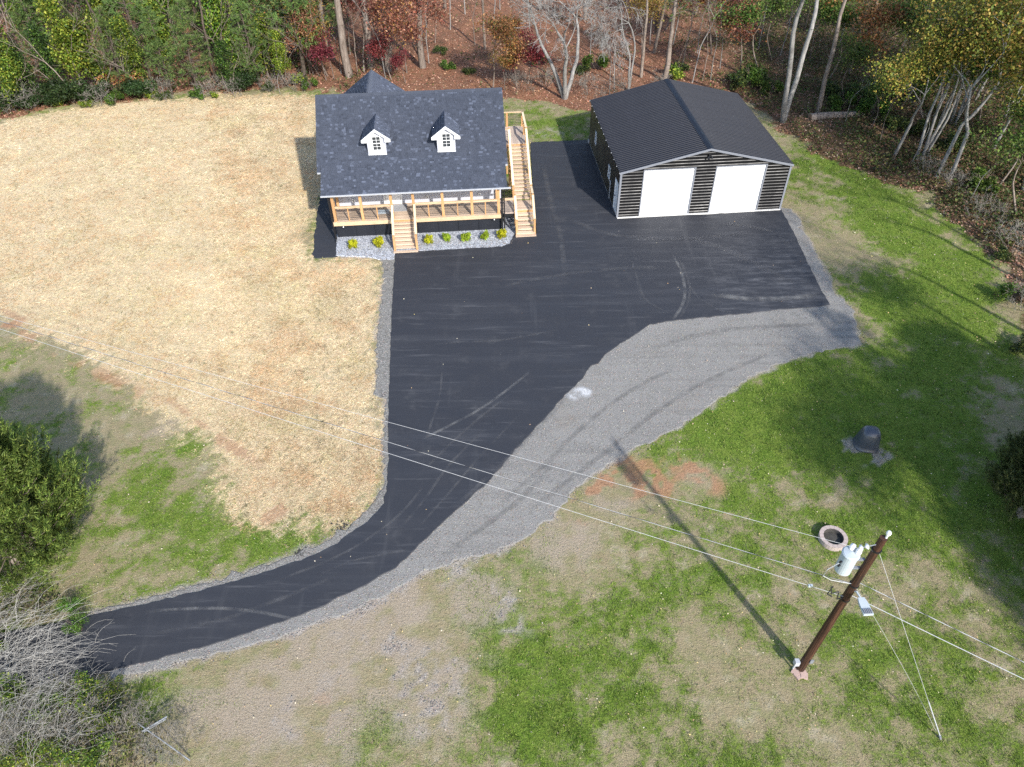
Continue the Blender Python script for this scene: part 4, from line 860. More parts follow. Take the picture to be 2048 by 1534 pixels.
# ------------------------------------------------------------------ vegetation builders
def bark_mat(name, c0, c1, sc_=6):
    q = Nodes(name); oi = q.n('ShaderNodeObjectInfo'); n = q.noise(1, 5, .65, q.mapv((sc_*2, sc_*2, sc_*.35))); n2 = q.noise(1.4, 4)
    c = q.mix(q.rng(n, .3, .7), c0, c1); c = q.mix(q.math('MULTIPLY', q.rng(n2, .5, .75), .45), c, tuple(x*.45 for x in c0))
    h = q.n('ShaderNodeHueSaturation'); q.put(h.inputs['Color'], c); q.put(h.inputs['Value'], q.rng(oi.outputs['Random'], 0, 1, .8, 1.2, False))
    return q.done(q.bsdf(h.outputs[0], .9, .15, 0, q.bump(n, .6, .03)))
M_BPALE = bark_mat('pale_grey_bark', (.17, .16, .15), (.33, .315, .295)); M_BBROWN = bark_mat('grey_brown_bark', (.13, .10, .08), (.27, .225, .19)); M_BDARK = bark_mat('dark_bark', (.05, .038, .03), (.12, .095, .075))
M_BDEAD = bark_mat('dead_straw_twigs', (.15, .135, .115), (.32, .29, .25))
M_LEAF = m_leaf('leaf_tissue', .3); M_NEEDLE = m_leaf('needle_tissue', .12, .6); M_LITTER = m_leaf('dry_leaf', 0, .85); M_GRASS = m_leaf('grass_blade', .2, .6); M_STRAW = m_leaf('straw_stalk', .0, .8)

def unit(v): return v/(np.linalg.norm(v, axis=-1, keepdims=True)+1e-9)
def leaf_mesh(name, C, S, col, r, aspect=.6, flat=.3, mat=None):
    """diamond leaves at C (N,3), half-length S (N,), colours (N,3)"""
    n = len(C); nrm = unit(r.normal(size=(n, 3))+np.array([0, 0, 1])*flat*2); t = unit(np.cross(nrm, r.normal(size=(n, 3)))); b = np.cross(nrm, t)
    S = S[:, None]; bend = nrm*S*.25
    V = np.stack([C-t*S, C-b*S*aspect+bend, C+t*S, C+b*S*aspect+bend], 1).reshape(-1, 3)
    Fq = np.arange(n*4).reshape(-1, 4)
    me = np_mesh(name, V, Fq, np.repeat(col, 4, 0)); 
    if mat: me.materials.append(mat)
    return me
def needle_mesh(name, C, D, Ln, Wd, col, r, mat=None):
    """thin triangles: base C, direction D, length Ln, width Wd"""
    n = len(C); sd = unit(np.cross(D, r.normal(size=(n, 3)))); V = np.stack([C-sd*Wd[:, None]/2, C+sd*Wd[:, None]/2, C+D*Ln[:, None]], 1).reshape(-1, 3)
    me = np_mesh(name, V, np.arange(n*3).reshape(-1, 3), np.repeat(col, 3, 0))
    if mat: me.materials.append(mat)
    return me
def seg_mesh(name, segs, k=5, mat=None):
    """segs: array rows p0(3) p1(3) r0 r1"""
    s = np.array(segs, float); p0, p1, r0, r1 = s[:, :3], s[:, 3:6], s[:, 6], s[:, 7]; d = unit(p1-p0)
    a = np.cross(d, [0, 0, 1.]); bad = np.linalg.norm(a, axis=1) < 1e-3; a[bad] = [1, 0, 0]; a = unit(a); b = np.cross(d, a)
    t = np.arange(k)*2*math.pi/k; ring = a[:, None]*np.cos(t)[None, :, None]+b[:, None]*np.sin(t)[None, :, None]
    V = np.concatenate([p0[:, None]+ring*r0[:, None, None], p1[:, None]+ring*r1[:, None, None]], 1).reshape(-1, 3)
    n = len(s); j = np.arange(k); f = np.stack([j, (j+1) % k, k+(j+1) % k, k+j], 1)
    F4 = (f[None]+(np.arange(n)*2*k)[:, None, None]).reshape(-1, 4)
    me = np_mesh(name, V, F4, None, k > 4)
    if mat: me.materials.append(mat)
    return me
def pal(r, n, cols, var=.25):
    c = np.array(cols)[r.integers(0, len(cols), n)]; return np.clip(c*(1+r.uniform(-var, var, (n, 1)))*(1+r.uniform(-.08, .08, (n, 3))), 0, 1)
def grow(r, p, d, ln, rad, depth, segs, tips, nseg=4, spread=.6, up=.08, kids=(2, 3), shrink=.72, wob=.16, side=True, minr=.006):
    p = np.array(p, float); d = unit(np.array(d, float)); r0 = rad
    for i in range(nseg):
        d2 = unit(d+r.normal(0, wob, 3)+np.array([0, 0, up])); q = p+d2*ln/nseg; r1 = max(minr, rad*(1-.38*(i+1)/nseg))
        segs.append((*p, *q, r0, r1)); p, d, r0 = q, d2, r1
        if side and depth > 0 and i >= nseg//2 and r.random() < .55:
            a = unit(np.cross(d, r.normal(size=3))); grow(r, p, unit(d*.6+a*spread*1.3), ln*shrink*.75, r1*.5, depth-1, segs, tips, nseg, spread, up, kids, shrink, wob, side, minr)
    if depth <= 0: tips.append(p); return
    for _ in range(r.integers(kids[0], kids[1]+1)):
        a = unit(np.cross(d, r.normal(size=3))); grow(r, p, unit(d+a*spread*r.uniform(.6, 1.3)), ln*shrink*r.uniform(.8, 1.15), r1*.72, depth-1, segs, tips, nseg, spread, up, kids, shrink, wob, side, minr)
def proto(name, parts):
    """parts: (partname, mesh); returns dict used by place()"""
    return dict(name=name, parts=parts)
RED = [(.26, .085, .05), (.33, .135, .085), (.19, .06, .045), (.38, .19, .12), (.14, .06, .04)]
GOLD = [(.36, .22, .05), (.30, .16, .045), (.24, .20, .04), (.34, .26, .07)]
ORNG = [(.38, .19, .06), (.30, .13, .045), (.24, .10, .04), (.42, .25, .10)]
CRIM = [(.16, .025, .03), (.22, .04, .045), (.11, .02, .022), (.26, .08, .07)]
YGRN = [(.19, .26, .028), (.27, .33, .04), (.12, .20, .022), (.33, .35, .055), (.07, .12, .015)]
MGRN = [(.055, .115, .017), (.09, .165, .025), (.035, .07, .012), (.13, .20, .03)]
DGRN = [(.025, .055, .015), (.04, .075, .02), (.055, .09, .025), (.03, .05, .02)]
PINEC = [(.08, .14, .035), (.12, .185, .05), (.05, .095, .028), (.17, .21, .06)]
MAPL = [(.20, .22, .035), (.28, .26, .045), (.13, .17, .03), (.34, .25, .05), (.09, .12, .02), (.32, .20, .05)]
OLIV = [(.12, .15, .035), (.17, .19, .05), (.08, .11, .025)]

def leafy(name, seed, h, trunk_r, cols, nleaf=34, cl=.55, size=(.09, .17), depth=3, spread=.75, up=.10, bark=None, clear=.3, stems=1, lean=.15, k=5, flat=.5, shrink=.74):
    r = np.random.default_rng(seed); segs, tips = [], []; stemsegs = []
    for s in range(stems):
        segs = []; stemsegs.append(segs)
        d = np.array([r.normal(0, lean), r.normal(0, lean), 1.0]); p = np.array([r.normal(0, .12), r.normal(0, .12), -.2]) if stems > 1 else np.array([0, 0, -.2])
        segs0 = len(segs); q = p+unit(d)*h*clear; segs.append((*p, *q, trunk_r, trunk_r*.85))
        grow(r, q, d, h*.32, trunk_r*.8, depth, segs, tips, 4, spread, up, (2, 3), shrink, .14)
    tips = np.array(tips); T = np.repeat(tips, nleaf, 0); n = len(T); C = T+r.normal(0, cl, (n, 3))*np.array([1, 1, .7]); C[:, 2] = np.maximum(C[:, 2], .15)
    col = pal(r, n, cols)*np.repeat(r.uniform(.65, 1.25, (len(tips), 1)), nleaf, 0)
    return proto(name, [('trunk', seg_mesh('trunk', sg, k, bark or M_BBROWN)) for sg in stemsegs]+[('crown', leaf_mesh('crown', C, r.uniform(*size, n), col, r, .62, flat, M_LEAF))])
def bare(name, seed, h, tr, depth=4, spread=.55, up=.06, bark=None, stems=1, lean=.25, clear=.28, k=4, shrink=.74, kids=(2, 3), wob=.15, minr=.008):
    r = np.random.default_rng(seed); tips = []; parts = []; small = []
    for s in range(stems):
        segs = []
        a = 2*math.pi*s/max(1, stems)+r.uniform(0, 1); d = np.array([math.cos(a)*lean, math.sin(a)*lean, 1.0]) if stems > 1 else np.array([r.normal(0, .06), r.normal(0, .06), 1])
        p = np.array([0, 0, -.2])
        for i in range(4):
            q = p+unit(d+r.normal(0, .05, 3))*h*clear/4; segs.append((*p, *q, tr*(1-.06*i), tr*(1-.06*(i+1)))); p = q
        grow(r, p, d, h*.3, tr*.75, depth, segs, tips, 4, spread, up, kids, shrink, wob, True, minr)
        sg = np.array(segs); big = sg[:, 6] > .03
        if big.any(): parts.append(('trunk', seg_mesh('trunk', sg[big], 7, bark or M_BPALE)))
        small.append(sg[~big])
    small = np.concatenate(small)
    if len(small): parts.append(('branches', seg_mesh('branches', small, 3, bark or M_BPALE)))
    return proto(name, parts)
def pine(name, seed, h, tr, z0, n_whorl, blen, tuft=16, nl=.26, cols=PINEC, bark=None, pertuft=7):
    r = np.random.default_rng(seed); segs = []; p = np.array([0, 0, -.2]); N = 8; pts = [p]
    for i in range(N):
        q = np.array([r.normal(0, .05), r.normal(0, .05), h*(i+1)/N]); segs.append((*pts[-1], *q, tr*(1-.8*i/N), tr*(1-.8*(i+1)/N))); pts.append(q)
    C, D = [], []; CC = []
    for wz in np.linspace(z0, h-.2, n_whorl):
        f = (h-wz)/(h-z0); L0 = blen*(.25+.75*min(1, f*1.3))
        for b in range(r.integers(4, 7)):
            a = r.uniform(0, 2*math.pi); L = L0*r.uniform(.55, 1.1); zz = wz+r.uniform(-.3, .3); p0 = np.array([0, 0, zz]); el = r.uniform(-.05, .45)
            e = np.array([math.cos(a)*math.cos(el), math.sin(a)*math.cos(el), math.sin(el)]); p1 = p0+e*L*.6; p2 = p1+unit(e+[0, 0, .25])*L*.4
            segs.append((*p0, *p1, .035, .022)); segs.append((*p1, *p2, .022, .01)); sh = r.uniform(.7, 1.25)
            for k in range(pertuft):
                t = r.uniform(.35, 1.0); c = (p0+(p1-p0)*t/.6 if t < .6 else p1+(p2-p1)*(t-.6)/.4)+r.normal(0, .16*L0/ max(.5, blen)+.08, 3)
                dd = unit(r.normal(size=(tuft, 3))+e*.9+np.array([0, 0, .5])); C.append(np.repeat(c[None], tuft, 0)); D.append(dd); CC.append(np.full(tuft, sh))
    C = np.concatenate(C); D = np.concatenate(D); n = len(C); col = pal(r, n, cols)*np.concatenate(CC)[:, None]
    return proto(name, [('trunk', seg_mesh('trunk', segs, 6, bark or M_BDARK)), ('crown', needle_mesh('crown', C, D, r.uniform(.7, 1.2, n)*nl, np.full(n, .035), col, r, M_NEEDLE))])
def vine(name, seed, h, cols, rad=1.1, n=5200, size=(.06, .125)):
    """a tree smothered in climbing leaves, hanging in uneven curtains"""
    r = np.random.default_rng(seed); tips = []; st = []
    for s in range(3):
        segs = []; st.append(segs); d = np.array([r.normal(0, .2), r.normal(0, .2), 1]); grow(r, (r.normal(0, .3), r.normal(0, .3), -.2), d, h*.5, .07, 2, segs, tips, 4, .5, .1)
    nc = 46; cz = r.uniform(.25, 1, nc)**.8*h; ca = r.uniform(0, 6.28, nc); cr = rad*r.uniform(.2, 1.1, nc)*(1.05-.5*cz/h)
    cen = np.stack([np.cos(ca)*cr, np.sin(ca)*cr, cz], 1); which = r.integers(0, nc, n); sp_ = np.stack([r.normal(0, .26, n), r.normal(0, .26, n), -np.abs(r.normal(0, .6, n))+.2], 1)
    C = cen[which]+sp_; C[:, 2] = np.maximum(C[:, 2], .1); col = pal(r, n, cols)*r.uniform(.6, 1.25, (nc, 1))[which]
    return proto(name, [('trunk', seg_mesh('trunk', q_, 4, M_BBROWN)) for q_ in st]+[('crown', leaf_mesh('crown', C, r.uniform(*size, n), col, r, .75, .5, M_LEAF))])
def bush(name, seed, h, rad, cols, n=1500, size=(.05, .11), lobes=9, twigs=18, flat=.5, aspect=.6):
    r = np.random.default_rng(seed); segs = []
    for i in range(twigs):
        a = r.uniform(0, 6.28); e = np.array([math.cos(a)*rad*r.uniform(.2, .9), math.sin(a)*rad*r.uniform(.2, .9), h*r.uniform(.5, .95)]); m = e*.5+np.array([0, 0, h*.12]); segs += [(0, 0, -.05, *m, .018, .013), (*m, *e, .013, .005)]
    a = r.uniform(0, 6.28, lobes); rr = rad*np.sqrt(r.uniform(0, .8, lobes)); cen = np.stack([np.cos(a)*rr, np.sin(a)*rr, h*r.uniform(.3, .8, lobes)], 1)
    wh = r.integers(0, lobes, n); d = unit(r.normal(size=(n, 3)))*r.uniform(.4, 1, (n, 1)); C = cen[wh]+d*np.array([rad*.42, rad*.42, h*.28]); C[:, 2] = np.maximum(C[:, 2], .03)
    col = pal(r, n, cols)*r.uniform(.65, 1.25, (lobes, 1))[wh]
    return proto(name, [('stems', seg_mesh('stems', segs, 3, M_BBROWN)), ('foliage', leaf_mesh('foliage', C, r.uniform(*size, n), col, r, aspect, flat, M_LEAF))])
def cedar(name, seed, h, rad, cols, nb=230, per=13, sl=13, dense=1.0):
    r = np.random.default_rng(seed); segs = [(0, 0, -.2, 0, 0, h*.9, .22, .04)]; C, D, K = [], [], []
    for i in range(nb):
        f = r.uniform(0.02, .97)**.85; z = .35+f*(h-.7); R0 = rad*(1-f)**.62*r.uniform(.72, 1.08)*(.75 if f < .1 else 1); a = r.uniform(0, 6.28)
        o = np.array([math.cos(a), math.sin(a), 0]); p0 = np.array([0, 0, z*.82]); p1 = p0+o*R0*.75+[0, 0, .15*R0]; p2 = p0+o*R0+[0, 0, .2*R0+.5]
        segs += [(*p0, *p1, .03, .015), (*p1, *p2, .015, .006)]; sh = r.uniform(.6, 1.3)
        for k in range(per):
            t = r.uniform(.35, 1.0)**.6; c = (p0+(p1-p0)*t/.75 if t < .75 else p1+(p2-p1)*(t-.75)/.25)+r.normal(0, .13, 3); ax_ = unit(o*.55+np.array([0, 0, 1.0])+r.normal(0, .22, 3))
            m = sl; u = r.uniform(0, .6, m); C.append(c+ax_*u[:, None]+r.normal(0, .05, (m, 3))*(1-u[:, None])); D.append(unit(ax_*1.0+r.normal(0, .5, (m, 3)))); K.append(np.full(m, sh*(.75+.6*t*r.uniform(.7, 1.2))))
    C = np.concatenate(C); D = np.concatenate(D); K = np.concatenate(K); n = len(C); col = pal(r, n, cols)*K[:, None]
    return proto(name, [('trunk', seg_mesh('trunk', segs, 5, M_BBROWN)), ('crown', needle_mesh('crown', C, D, r.uniform(.07, .17, n), np.full(n, .028), col, r, M_NEEDLE))])
def canes(name, seed, n=420, L=(1.2, 2.8), rad=1.0, lean=.8, arch=1.0, mat=None, r0=.012):
    """dead arching canes"""
    r = np.random.default_rng(seed); segs = []; tilt = np.array([lean, lean*.3, 0])
    for i in range(n):
        p = np.array([r.normal(0, rad*.5), r.normal(0, rad*.5), 0]); d = unit(np.array([r.normal(0, .35), r.normal(0, .35), 1.0])+tilt*.3); ln = r.uniform(*L); N = 5
        for k in range(N):
            d = unit(d+tilt*.16*arch+np.array([0, 0, -.14*arch*k])+r.normal(0, .06, 3)); q = p+d*ln/N
            segs.append((*p, *q, r0*(1-k/N*.7), r0*(1-(k+1)/N*.7))); p = q
            if k > 2 and r.random() < .5: e = p+unit(d+r.normal(0, .5, 3))*ln*.2; segs.append((*p, *e, r0*.5, r0*.25))
    return proto(name, [('stems', seg_mesh('stems', segs, 3, mat or M_BDEAD))])

PLACED = {}
def place(pr, name, loc, scale=1.0, rz=0.0, tilt=(0, 0), label=None, cat='tree', group=None):
    e = empty(name, tuple(loc), rz, label, cat, group); e.rotation_euler = (tilt[0], tilt[1], rz); e.scale = (scale,)*3
    for pn, me in pr['parts']:
        c_ = link(pn, me, None, e)
        if pn in ('stems', 'branches', 'foliage'): c_['kind'] = 'stuff'
    PLACED.setdefault((name, cat), []).append(e); return e
ORD = 'first second third fourth fifth sixth seventh eighth ninth tenth eleventh twelfth thirteenth fourteenth fifteenth sixteenth seventeenth eighteenth nineteenth twentieth'.split()
def ordinal(i):
    if i < 20: return ORD[i]
    t = ['twenty', 'thirty', 'forty', 'fifty', 'sixty'][(i+1)//10-2]; k = (i+1) % 10
    return {'twenty': 'twentieth', 'thirty': 'thirtieth', 'forty': 'fortieth', 'fifty': 'fiftieth', 'sixty': 'sixtieth'}[t] if k == 0 else t+'-'+ORD[k-1]
def row(prs, name, desc, spots, cat='tree', group=None, jitter=.12, where='along the wood'):
    """spots: (px, py[, scale]) sorted along the photo so that the label can count them"""
    r = np.random.default_rng(abs(hash(desc)) % 9999 if False else sum(map(ord, desc)))
    spots = sorted(spots, key=lambda s: s[0])
    for i, s in enumerate(spots):
        sc_ = (s[2] if len(s) > 2 else 1.0)*r.uniform(1-jitter, 1+jitter); pr = prs[i % len(prs)]
        lb = f'{ordinal(i)} {desc} from the left {where}' if len(spots) > 1 else f'{desc} {where}'
        place(pr, name, P(s[0], s[1]), sc_, r.uniform(0, 6.28), (r.normal(0, .03), r.normal(0, .03)), lb, cat, group or desc+'s')

# ------------------------------------------------------------------ the woods
pine_a = pine('pine', 1, 7.5, .12, 1.6, 11, 2.2, 18, .30, pertuft=9); pine_b = pine('pine', 2, 9.5, .15, 2.6, 12, 2.4, 18, .30, pertuft=9); pine_tall = pine('pine', 3, 15, .33, 7.5, 9, 2.6, 14, .30, bark=M_BBROWN)
vine_y = vine('vine', 4, 7.5, YGRN); vine_y2 = vine('vine', 5, 6.0, YGRN+MGRN, 1.3); vine_g = vine('vine', 6, 8.5, MGRN+YGRN[:2], 1.3, 5600); vine_d = vine('vine', 7, 8.0, MGRN+DGRN, 1.5, 5600)
oak_r = leafy('oak', 8, 7.0, .09, RED, 48, .5, (.06, .125)); oak_r2 = leafy('oak', 9, 6.0, .07, RED+ORNG[:1], 48, .45, (.06, .12)); oak_o = leafy('oak', 10, 6.5, .08, ORNG+[(.12, .13, .03)], 48, .5, (.06, .125)); oak_c = leafy('oak', 11, 4.0, .05, CRIM, 44, .38, (.055, .105)); oak_g = leafy('oak', 12, 6.0, .07, GOLD, 40, .45, (.055, .11))
green_t = leafy('tree', 13, 7.0, .08, MGRN+OLIV, 50, .5, (.06, .12)); maple = leafy('tree', 14, 9.5, .13, MAPL, 75, .62, (.06, .12), 3, .75, .06, M_BPALE, .38, 1, .12, 6); maple2 = leafy('tree', 15, 9.0, .10, MAPL, 42, .62, (.06, .12), 3, .7, .06, M_BPALE, .36, 3, .09, 5)
shade = leafy('tree', 16, 9.5, .13, MAPL, 75, .62, (.055, .10), 3, .75, .06, M_BPALE, .38, 1, .12, 6); sap = [bare('sapling', 20+i, 7.0+i, .05, 3, .5, .1, [M_BPALE, M_BBROWN, M_BPALE][i], clear=.35) for i in range(3)]
tall_bare = bare('tree', 24, 13, .17, 4, .4, .12, M_BBROWN, clear=.42, k=6); dark_trunk = bare('tree', 25, 14, .16, 3, .35, .15, M_BDARK, clear=.5)
hero_bare = bare('tree', 31, 9.5, .19, 5, .62, .035, M_BPALE, stems=3, lean=.34, clear=.34, k=6, kids=(2, 3), minr=.012)
weep = bare('tree', 33, 7.5, .10, 5, .75, -.10, M_BPALE, stems=2, lean=.2, clear=.42, kids=(2, 3), minr=.011)
fork_bare = bare('tree', 35, 15, .20, 4, .38, .10, M_BPALE, stems=2, lean=.13, clear=.45, minr=.012)
privet = bush('bush', 40, 2.2, 1.9, DGRN, 3600, (.06, .12), 12); green_b = bush('bush', 41, 1.6, 1.2, MGRN, 1500, (.06, .12)); lime_b = bush('bush', 42, 1.5, 1.0, YGRN, 900, (.07, .14)); rust_b = bush('bush', 43, 2.0, 1.3, ORNG+RED, 1500, (.06, .13)); olive_b = bush('bush', 44, 1.2, 1.1, OLIV+DGRN, 1300, (.05, .11))
brush_a = canes('brush', 50, 260, (1.0, 2.4), 1.4, .2, .7); brush_b = bare('brush', 51, 2.6, .02, 3, .8, .02, M_BDEAD, stems=7, lean=.7, clear=.1)

row([pine_a, pine_b, pine_a], 'pine_tree', 'young bushy green pine', [(22,190,.8),(108,150,1.0),(150,80,1.2),(252,188,.95),(300,150,1.1),(398,192,1.05),(345,188,.75),(430,120,1.2),(520,172,.9),(560,130,1.2),(610,158,1.25),(70,70,1.2),(645,100,1.3),(480,60,1.2),(238,95,1.1)])
row([pine_tall], 'pine_tree', 'tall pine with bare grey-brown trunk', [(699,154,1.1),(742,137,1.0),(776,143,1.05),(846,137,1.05),(1328,162,.8),(665,120,1.1)])
row([vine_y, vine_y2], 'vine_tree', 'tree smothered in yellow-green vine leaves', [(172,196,.95),(205,188,1.0),(245,140,1.0),(45,216,.8),(340,140,.9),(490,170,.8),(540,160,.95),(575,170,.6),(12,150,1.0),(310,90,1.1),(505,90,1.2),(375,60,1.2),(275,178,.6)])
row([vine_g, vine_d], 'vine_tree', 'tree draped in mid-green leaves', [(90,130,1.0),(130,190,.7),(220,60,1.2),(290,184,.65),(360,100,1.0),(455,150,.85),(590,100,1.1),(625,152,.8),(460,186,.5),(410,30,1.2),(20,60,1.2),(160,30,1.2),(540,20,1.3),(650,60,1.1),(330,20,1.3),(75,205,.6)])
row([privet], 'evergreen_shrub', 'dark evergreen shrub', [(150,207,1.0),(110,214,.7),(28,222,.8),(290,196,.7),(482,184,.75),(70,217,.6),(195,203,.7)], 'shrub')
row([rust_b], 'rusty_shrub', 'rust-orange leaved shrub', [(232,190,.9),(268,186,.8)], 'shrub')
row([oak_r, oak_r2], 'oak_tree', 'red-brown leaved young oak', [(728,148,.9),(792,140,1.0),(814,146,.95),(700,110,1.1),(760,100,1.1),(835,110,1.0),(1365,128,1.0),(1480,145,.95),(1330,60,1.1),(1500,60,1.2),(1440,80,.9),(655,150,.8),(1610,60,1.2),(1290,40,1.1)])
row([oak_c], 'maple_tree', 'small crimson-leaved tree', [(784,160,.85),(668,157,.9),(1055,172,1.05),(1035,178,.7),(812,168,.6)])
row([oak_o], 'oak_tree', 'orange-leaved young oak', [(986,176,.95),(1010,165,.7),(1700,150,1.2),(1750,185,1.0),(1660,70,1.2),(1830,80,1.2),(1205,60,.9)])
row([oak_g], 'oak_tree', 'golden-leaved young oak', [(652,158,.75),(636,140,1.0),(1284,120,1.0),(1424,110,1.1),(1010,182,.45)])
row([green_t], 'understorey_tree', 'green-leaved understorey tree', [(1525,165,.9),(1545,120,1.0),(1470,60,1.1),(1570,50,1.2),(1600,130,.9),(1690,205,.75),(1720,160,1.0),(1770,240,.7),(1650,170,.8),(1880,220,1.1),(1940,290,1.0),(2030,330,1.1),(1800,215,.9),(1850,250,.8),(1960,240,1.0),(1700,120,1.0),(1780,150,1.1),(1830,150,1.0),(1910,170,1.1),(1985,150,1.1),(2030,200,1.1),(1740,260,.5),(1990,380,.8),(2035,430,.8)])
row([maple], 'maple_tree', 'yellow-green leaved tall maple', [(1784,320,.9),(1873,352,.95),(1900,358,.9),(1985,300,1.0),(2046,380,1.0),(1950,200,1.0)])
row([maple2], 'maple_tree', 'several-stemmed maple in turning leaf', [(1838,320,1.0),(1850,312,.85),(2010,240,1.1),(1905,250,1.0)])
row(sap, 'sapling', 'thin bare sapling', [(714,150,.8),(682,147,.7),(772,157,.8),(858,128,1.0),(1220,191,.8),(1229,186,.75),(1384,167,.9),(1405,165,.8),(1421,163,.9),(1353,150,.5),(900,60,1.0),(930,30,1.1),(950,90,.9),(985,60,1.0),(1030,120,.8),(1060,60,1.0),(1085,100,.9),(1150,60,1.0),(1180,110,.9),(1210,30,1.1),(1250,60,1.0),(1345,90,1.0),(1395,110,.9),(1440,140,.8),(1460,40,1.1),(1515,100,.9),(870,90,.9),(1000,20,1.2),(1110,30,1.1),(1300,90,.9),(1560,110,.9),(1620,120,.9),(1680,90,1.0),(1790,130,1.0),(1880,130,.9),(1690,250,.6),(1760,290,.6),(1940,400,.5),(1820,330,.7),(410,205,.35),(560,188,.35),(330,200,.3)], where='in the wood')
row([tall_bare], 'bare_tree', 'tall leafless grey-trunked tree', [(1282,154,.9),(1308,106,1.0),(1634,230,1.0),(970,100,.8),(1170,40,1.0),(1080,20,1.0),(1390,30,1.0),(1540,30,1.0),(1740,60,1.0),(890,20,1.0)])
row([dark_trunk], 'bare_tree', 'dark-trunked leafless tree', [(1345,40,1.0),(1310,70,.9),(235,160,.8),(1235,20,1.0),(440,170,.7),(520,120,.9),(1995,180,.9)])
place(hero_bare, 'bare_tree', P(1130, 197), 1.0, 2.2, (0, 0), 'pale leafless tree forking low between the house and the garage', 'tree')
place(weep, 'bare_tree', P(1257, 182), 1.0, .4, (0, 0), 'pale leafless tree with drooping twigs behind the garage corner', 'tree')
place(fork_bare, 'bare_tree', P(1566, 246), 1.0, .3, (0, R(-3)), 'tall pale leafless tree with twin leaning trunks beside the log', 'tree')
row([green_b, olive_b], 'understorey_bush', 'low green understorey bush', [(897,140,.6),(940,150,.6),(1353,150,.8),(1468,175,.9),(1500,170,1.0),(1525,178,.9),(1540,190,.7),(1710,208,1.2),(1680,222,.9),(1740,235,1.0),(1660,195,.9),(400,196,.6),(330,200,.6),(230,208,.6),(540,182,.6),(620,178,.5),(1160,150,.7),(1190,140,.9),(1080,130,.7),(1790,260,.9),(1840,270,1.0),(1900,300,1.0),(1960,380,.9),(1810,200,1.2),(1870,160,1.2),(880,110,.6),(1400,190,.35)], 'bush')
row([lime_b], 'lime_bush', 'yellow-green leaved bush', [(120,212,.6),(305,196,.5),(430,196,.4),(1352,158,.8),(595,170,.7),(175,216,.45)], 'bush')
row([brush_b], 'dead_brush', 'tangle of dead grey brush', [(60,222,1.0),(200,212,.9),(330,196,.9),(420,192,.9),(470,190,.8),(545,184,.8),(590,180,.8),(1175,190,.9),(1235,192,.9),(1040,180,.8),(1090,175,.8),(1320,175,.6),(1960,440,.9),(2020,500,1.0),(2046,620,.9),(1900,380,.8),(1850,350,.7)], 'brush')
row([olive_b, green_b], 'edge_bush', 'green bush', [(2005,520,.6),(2030,600,.7),(2046,700,.7)], 'bush', where='where the grass ends')
ced2 = cedar('cedar', 61, 5.0, 2.0, [(.04, .055, .015), (.06, .075, .02), (.08, .085, .03), (.03, .045, .012)], 210, 15, 28)
# tall trees standing outside the picture on the right, whose shade crosses the lawn
for i, (x, y, pr, s_) in enumerate([(22.0, 12.5, maple, 1.05), (23.5, 15.5, pine_b, 1.15), (20.8, 9.0, maple2, 1.0), (25.5, 19.5, maple, 1.0), (28.0, 24.5, tall_bare, .9), (30, 29, fork_bare, .8), (24.5, 8.5, maple, 1.1), (31, 36, shade, 1.4), (34, 41, shade, 1.6), (37, 36, shade, 1.6), (38, 45, shade, 1.6), (42, 41, shade, 1.7), (43, 48, shade, 1.6), (27, 21.5, tall_bare, .9), (32, 31, tall_bare, .9), (27, 14, pine_b, 1.1), (23.2, 11.2, ced2, 1.7), (24.6, 14.2, ced2, 1.9), (22.6, 7.6, ced2, 1.6), (26.2, 17.2, ced2, 1.8)]):
    place(pr, 'shade_tree', (x, y, 0), s_, i*1.3, (0, 0), f'{ordinal(i)} tall tree outside the lawn on the right, shading the grass', 'tree', 'trees beyond the right edge')

# fallen log
la_, lb_ = P(1618, 242), P(1727, 234)
lg = empty('log', tuple(P(1618, 242)), 0, 'long fallen grey log lying at the wood edge', 'log'); dv = Vector(lb_)-Vector(la_)
MB().tube([(0, 0, .26), tuple(dv*.35+Vector((0, .05, .27))), tuple(dv*.7+Vector((0, 0, .24))), tuple(dv+Vector((0, .1, .2)))], [.31, .29, .25, .18], 12).build('trunk', bark_mat('fallen_bark', (.20, .15, .12), (.42, .34, .28), 4), lg)
MB().lathe([(0, 0), (.27, 0), (.27, .02), (0, .02)], 12).build('cut_end', m_plain('sawn_wood', (.34, .22, .14), .9, .1, 0, .3, 8), lg, tuple(-dv.normalized()*.012+Vector((0, 0, .26))), (R(90), 0, math.atan2(dv.y, dv.x)+R(90)))

# cedars near the camera
ced = cedar('cedar', 60, 7.2, 3.3, [(.06, .105, .018), (.09, .14, .026), (.04, .075, .014), (.125, .17, .035)], 340, 17, 36)
place(ced, 'cedar_tree', P(45, 1130), 1.12, .5, (0, 0), 'large bright green cedar on the lawn at the left edge', 'tree')
place(ced2, 'cedar_tree', P(2040, 1030), 1.0, 1.5, (0, 0), 'dark olive cedar on the lawn at the right edge', 'tree')

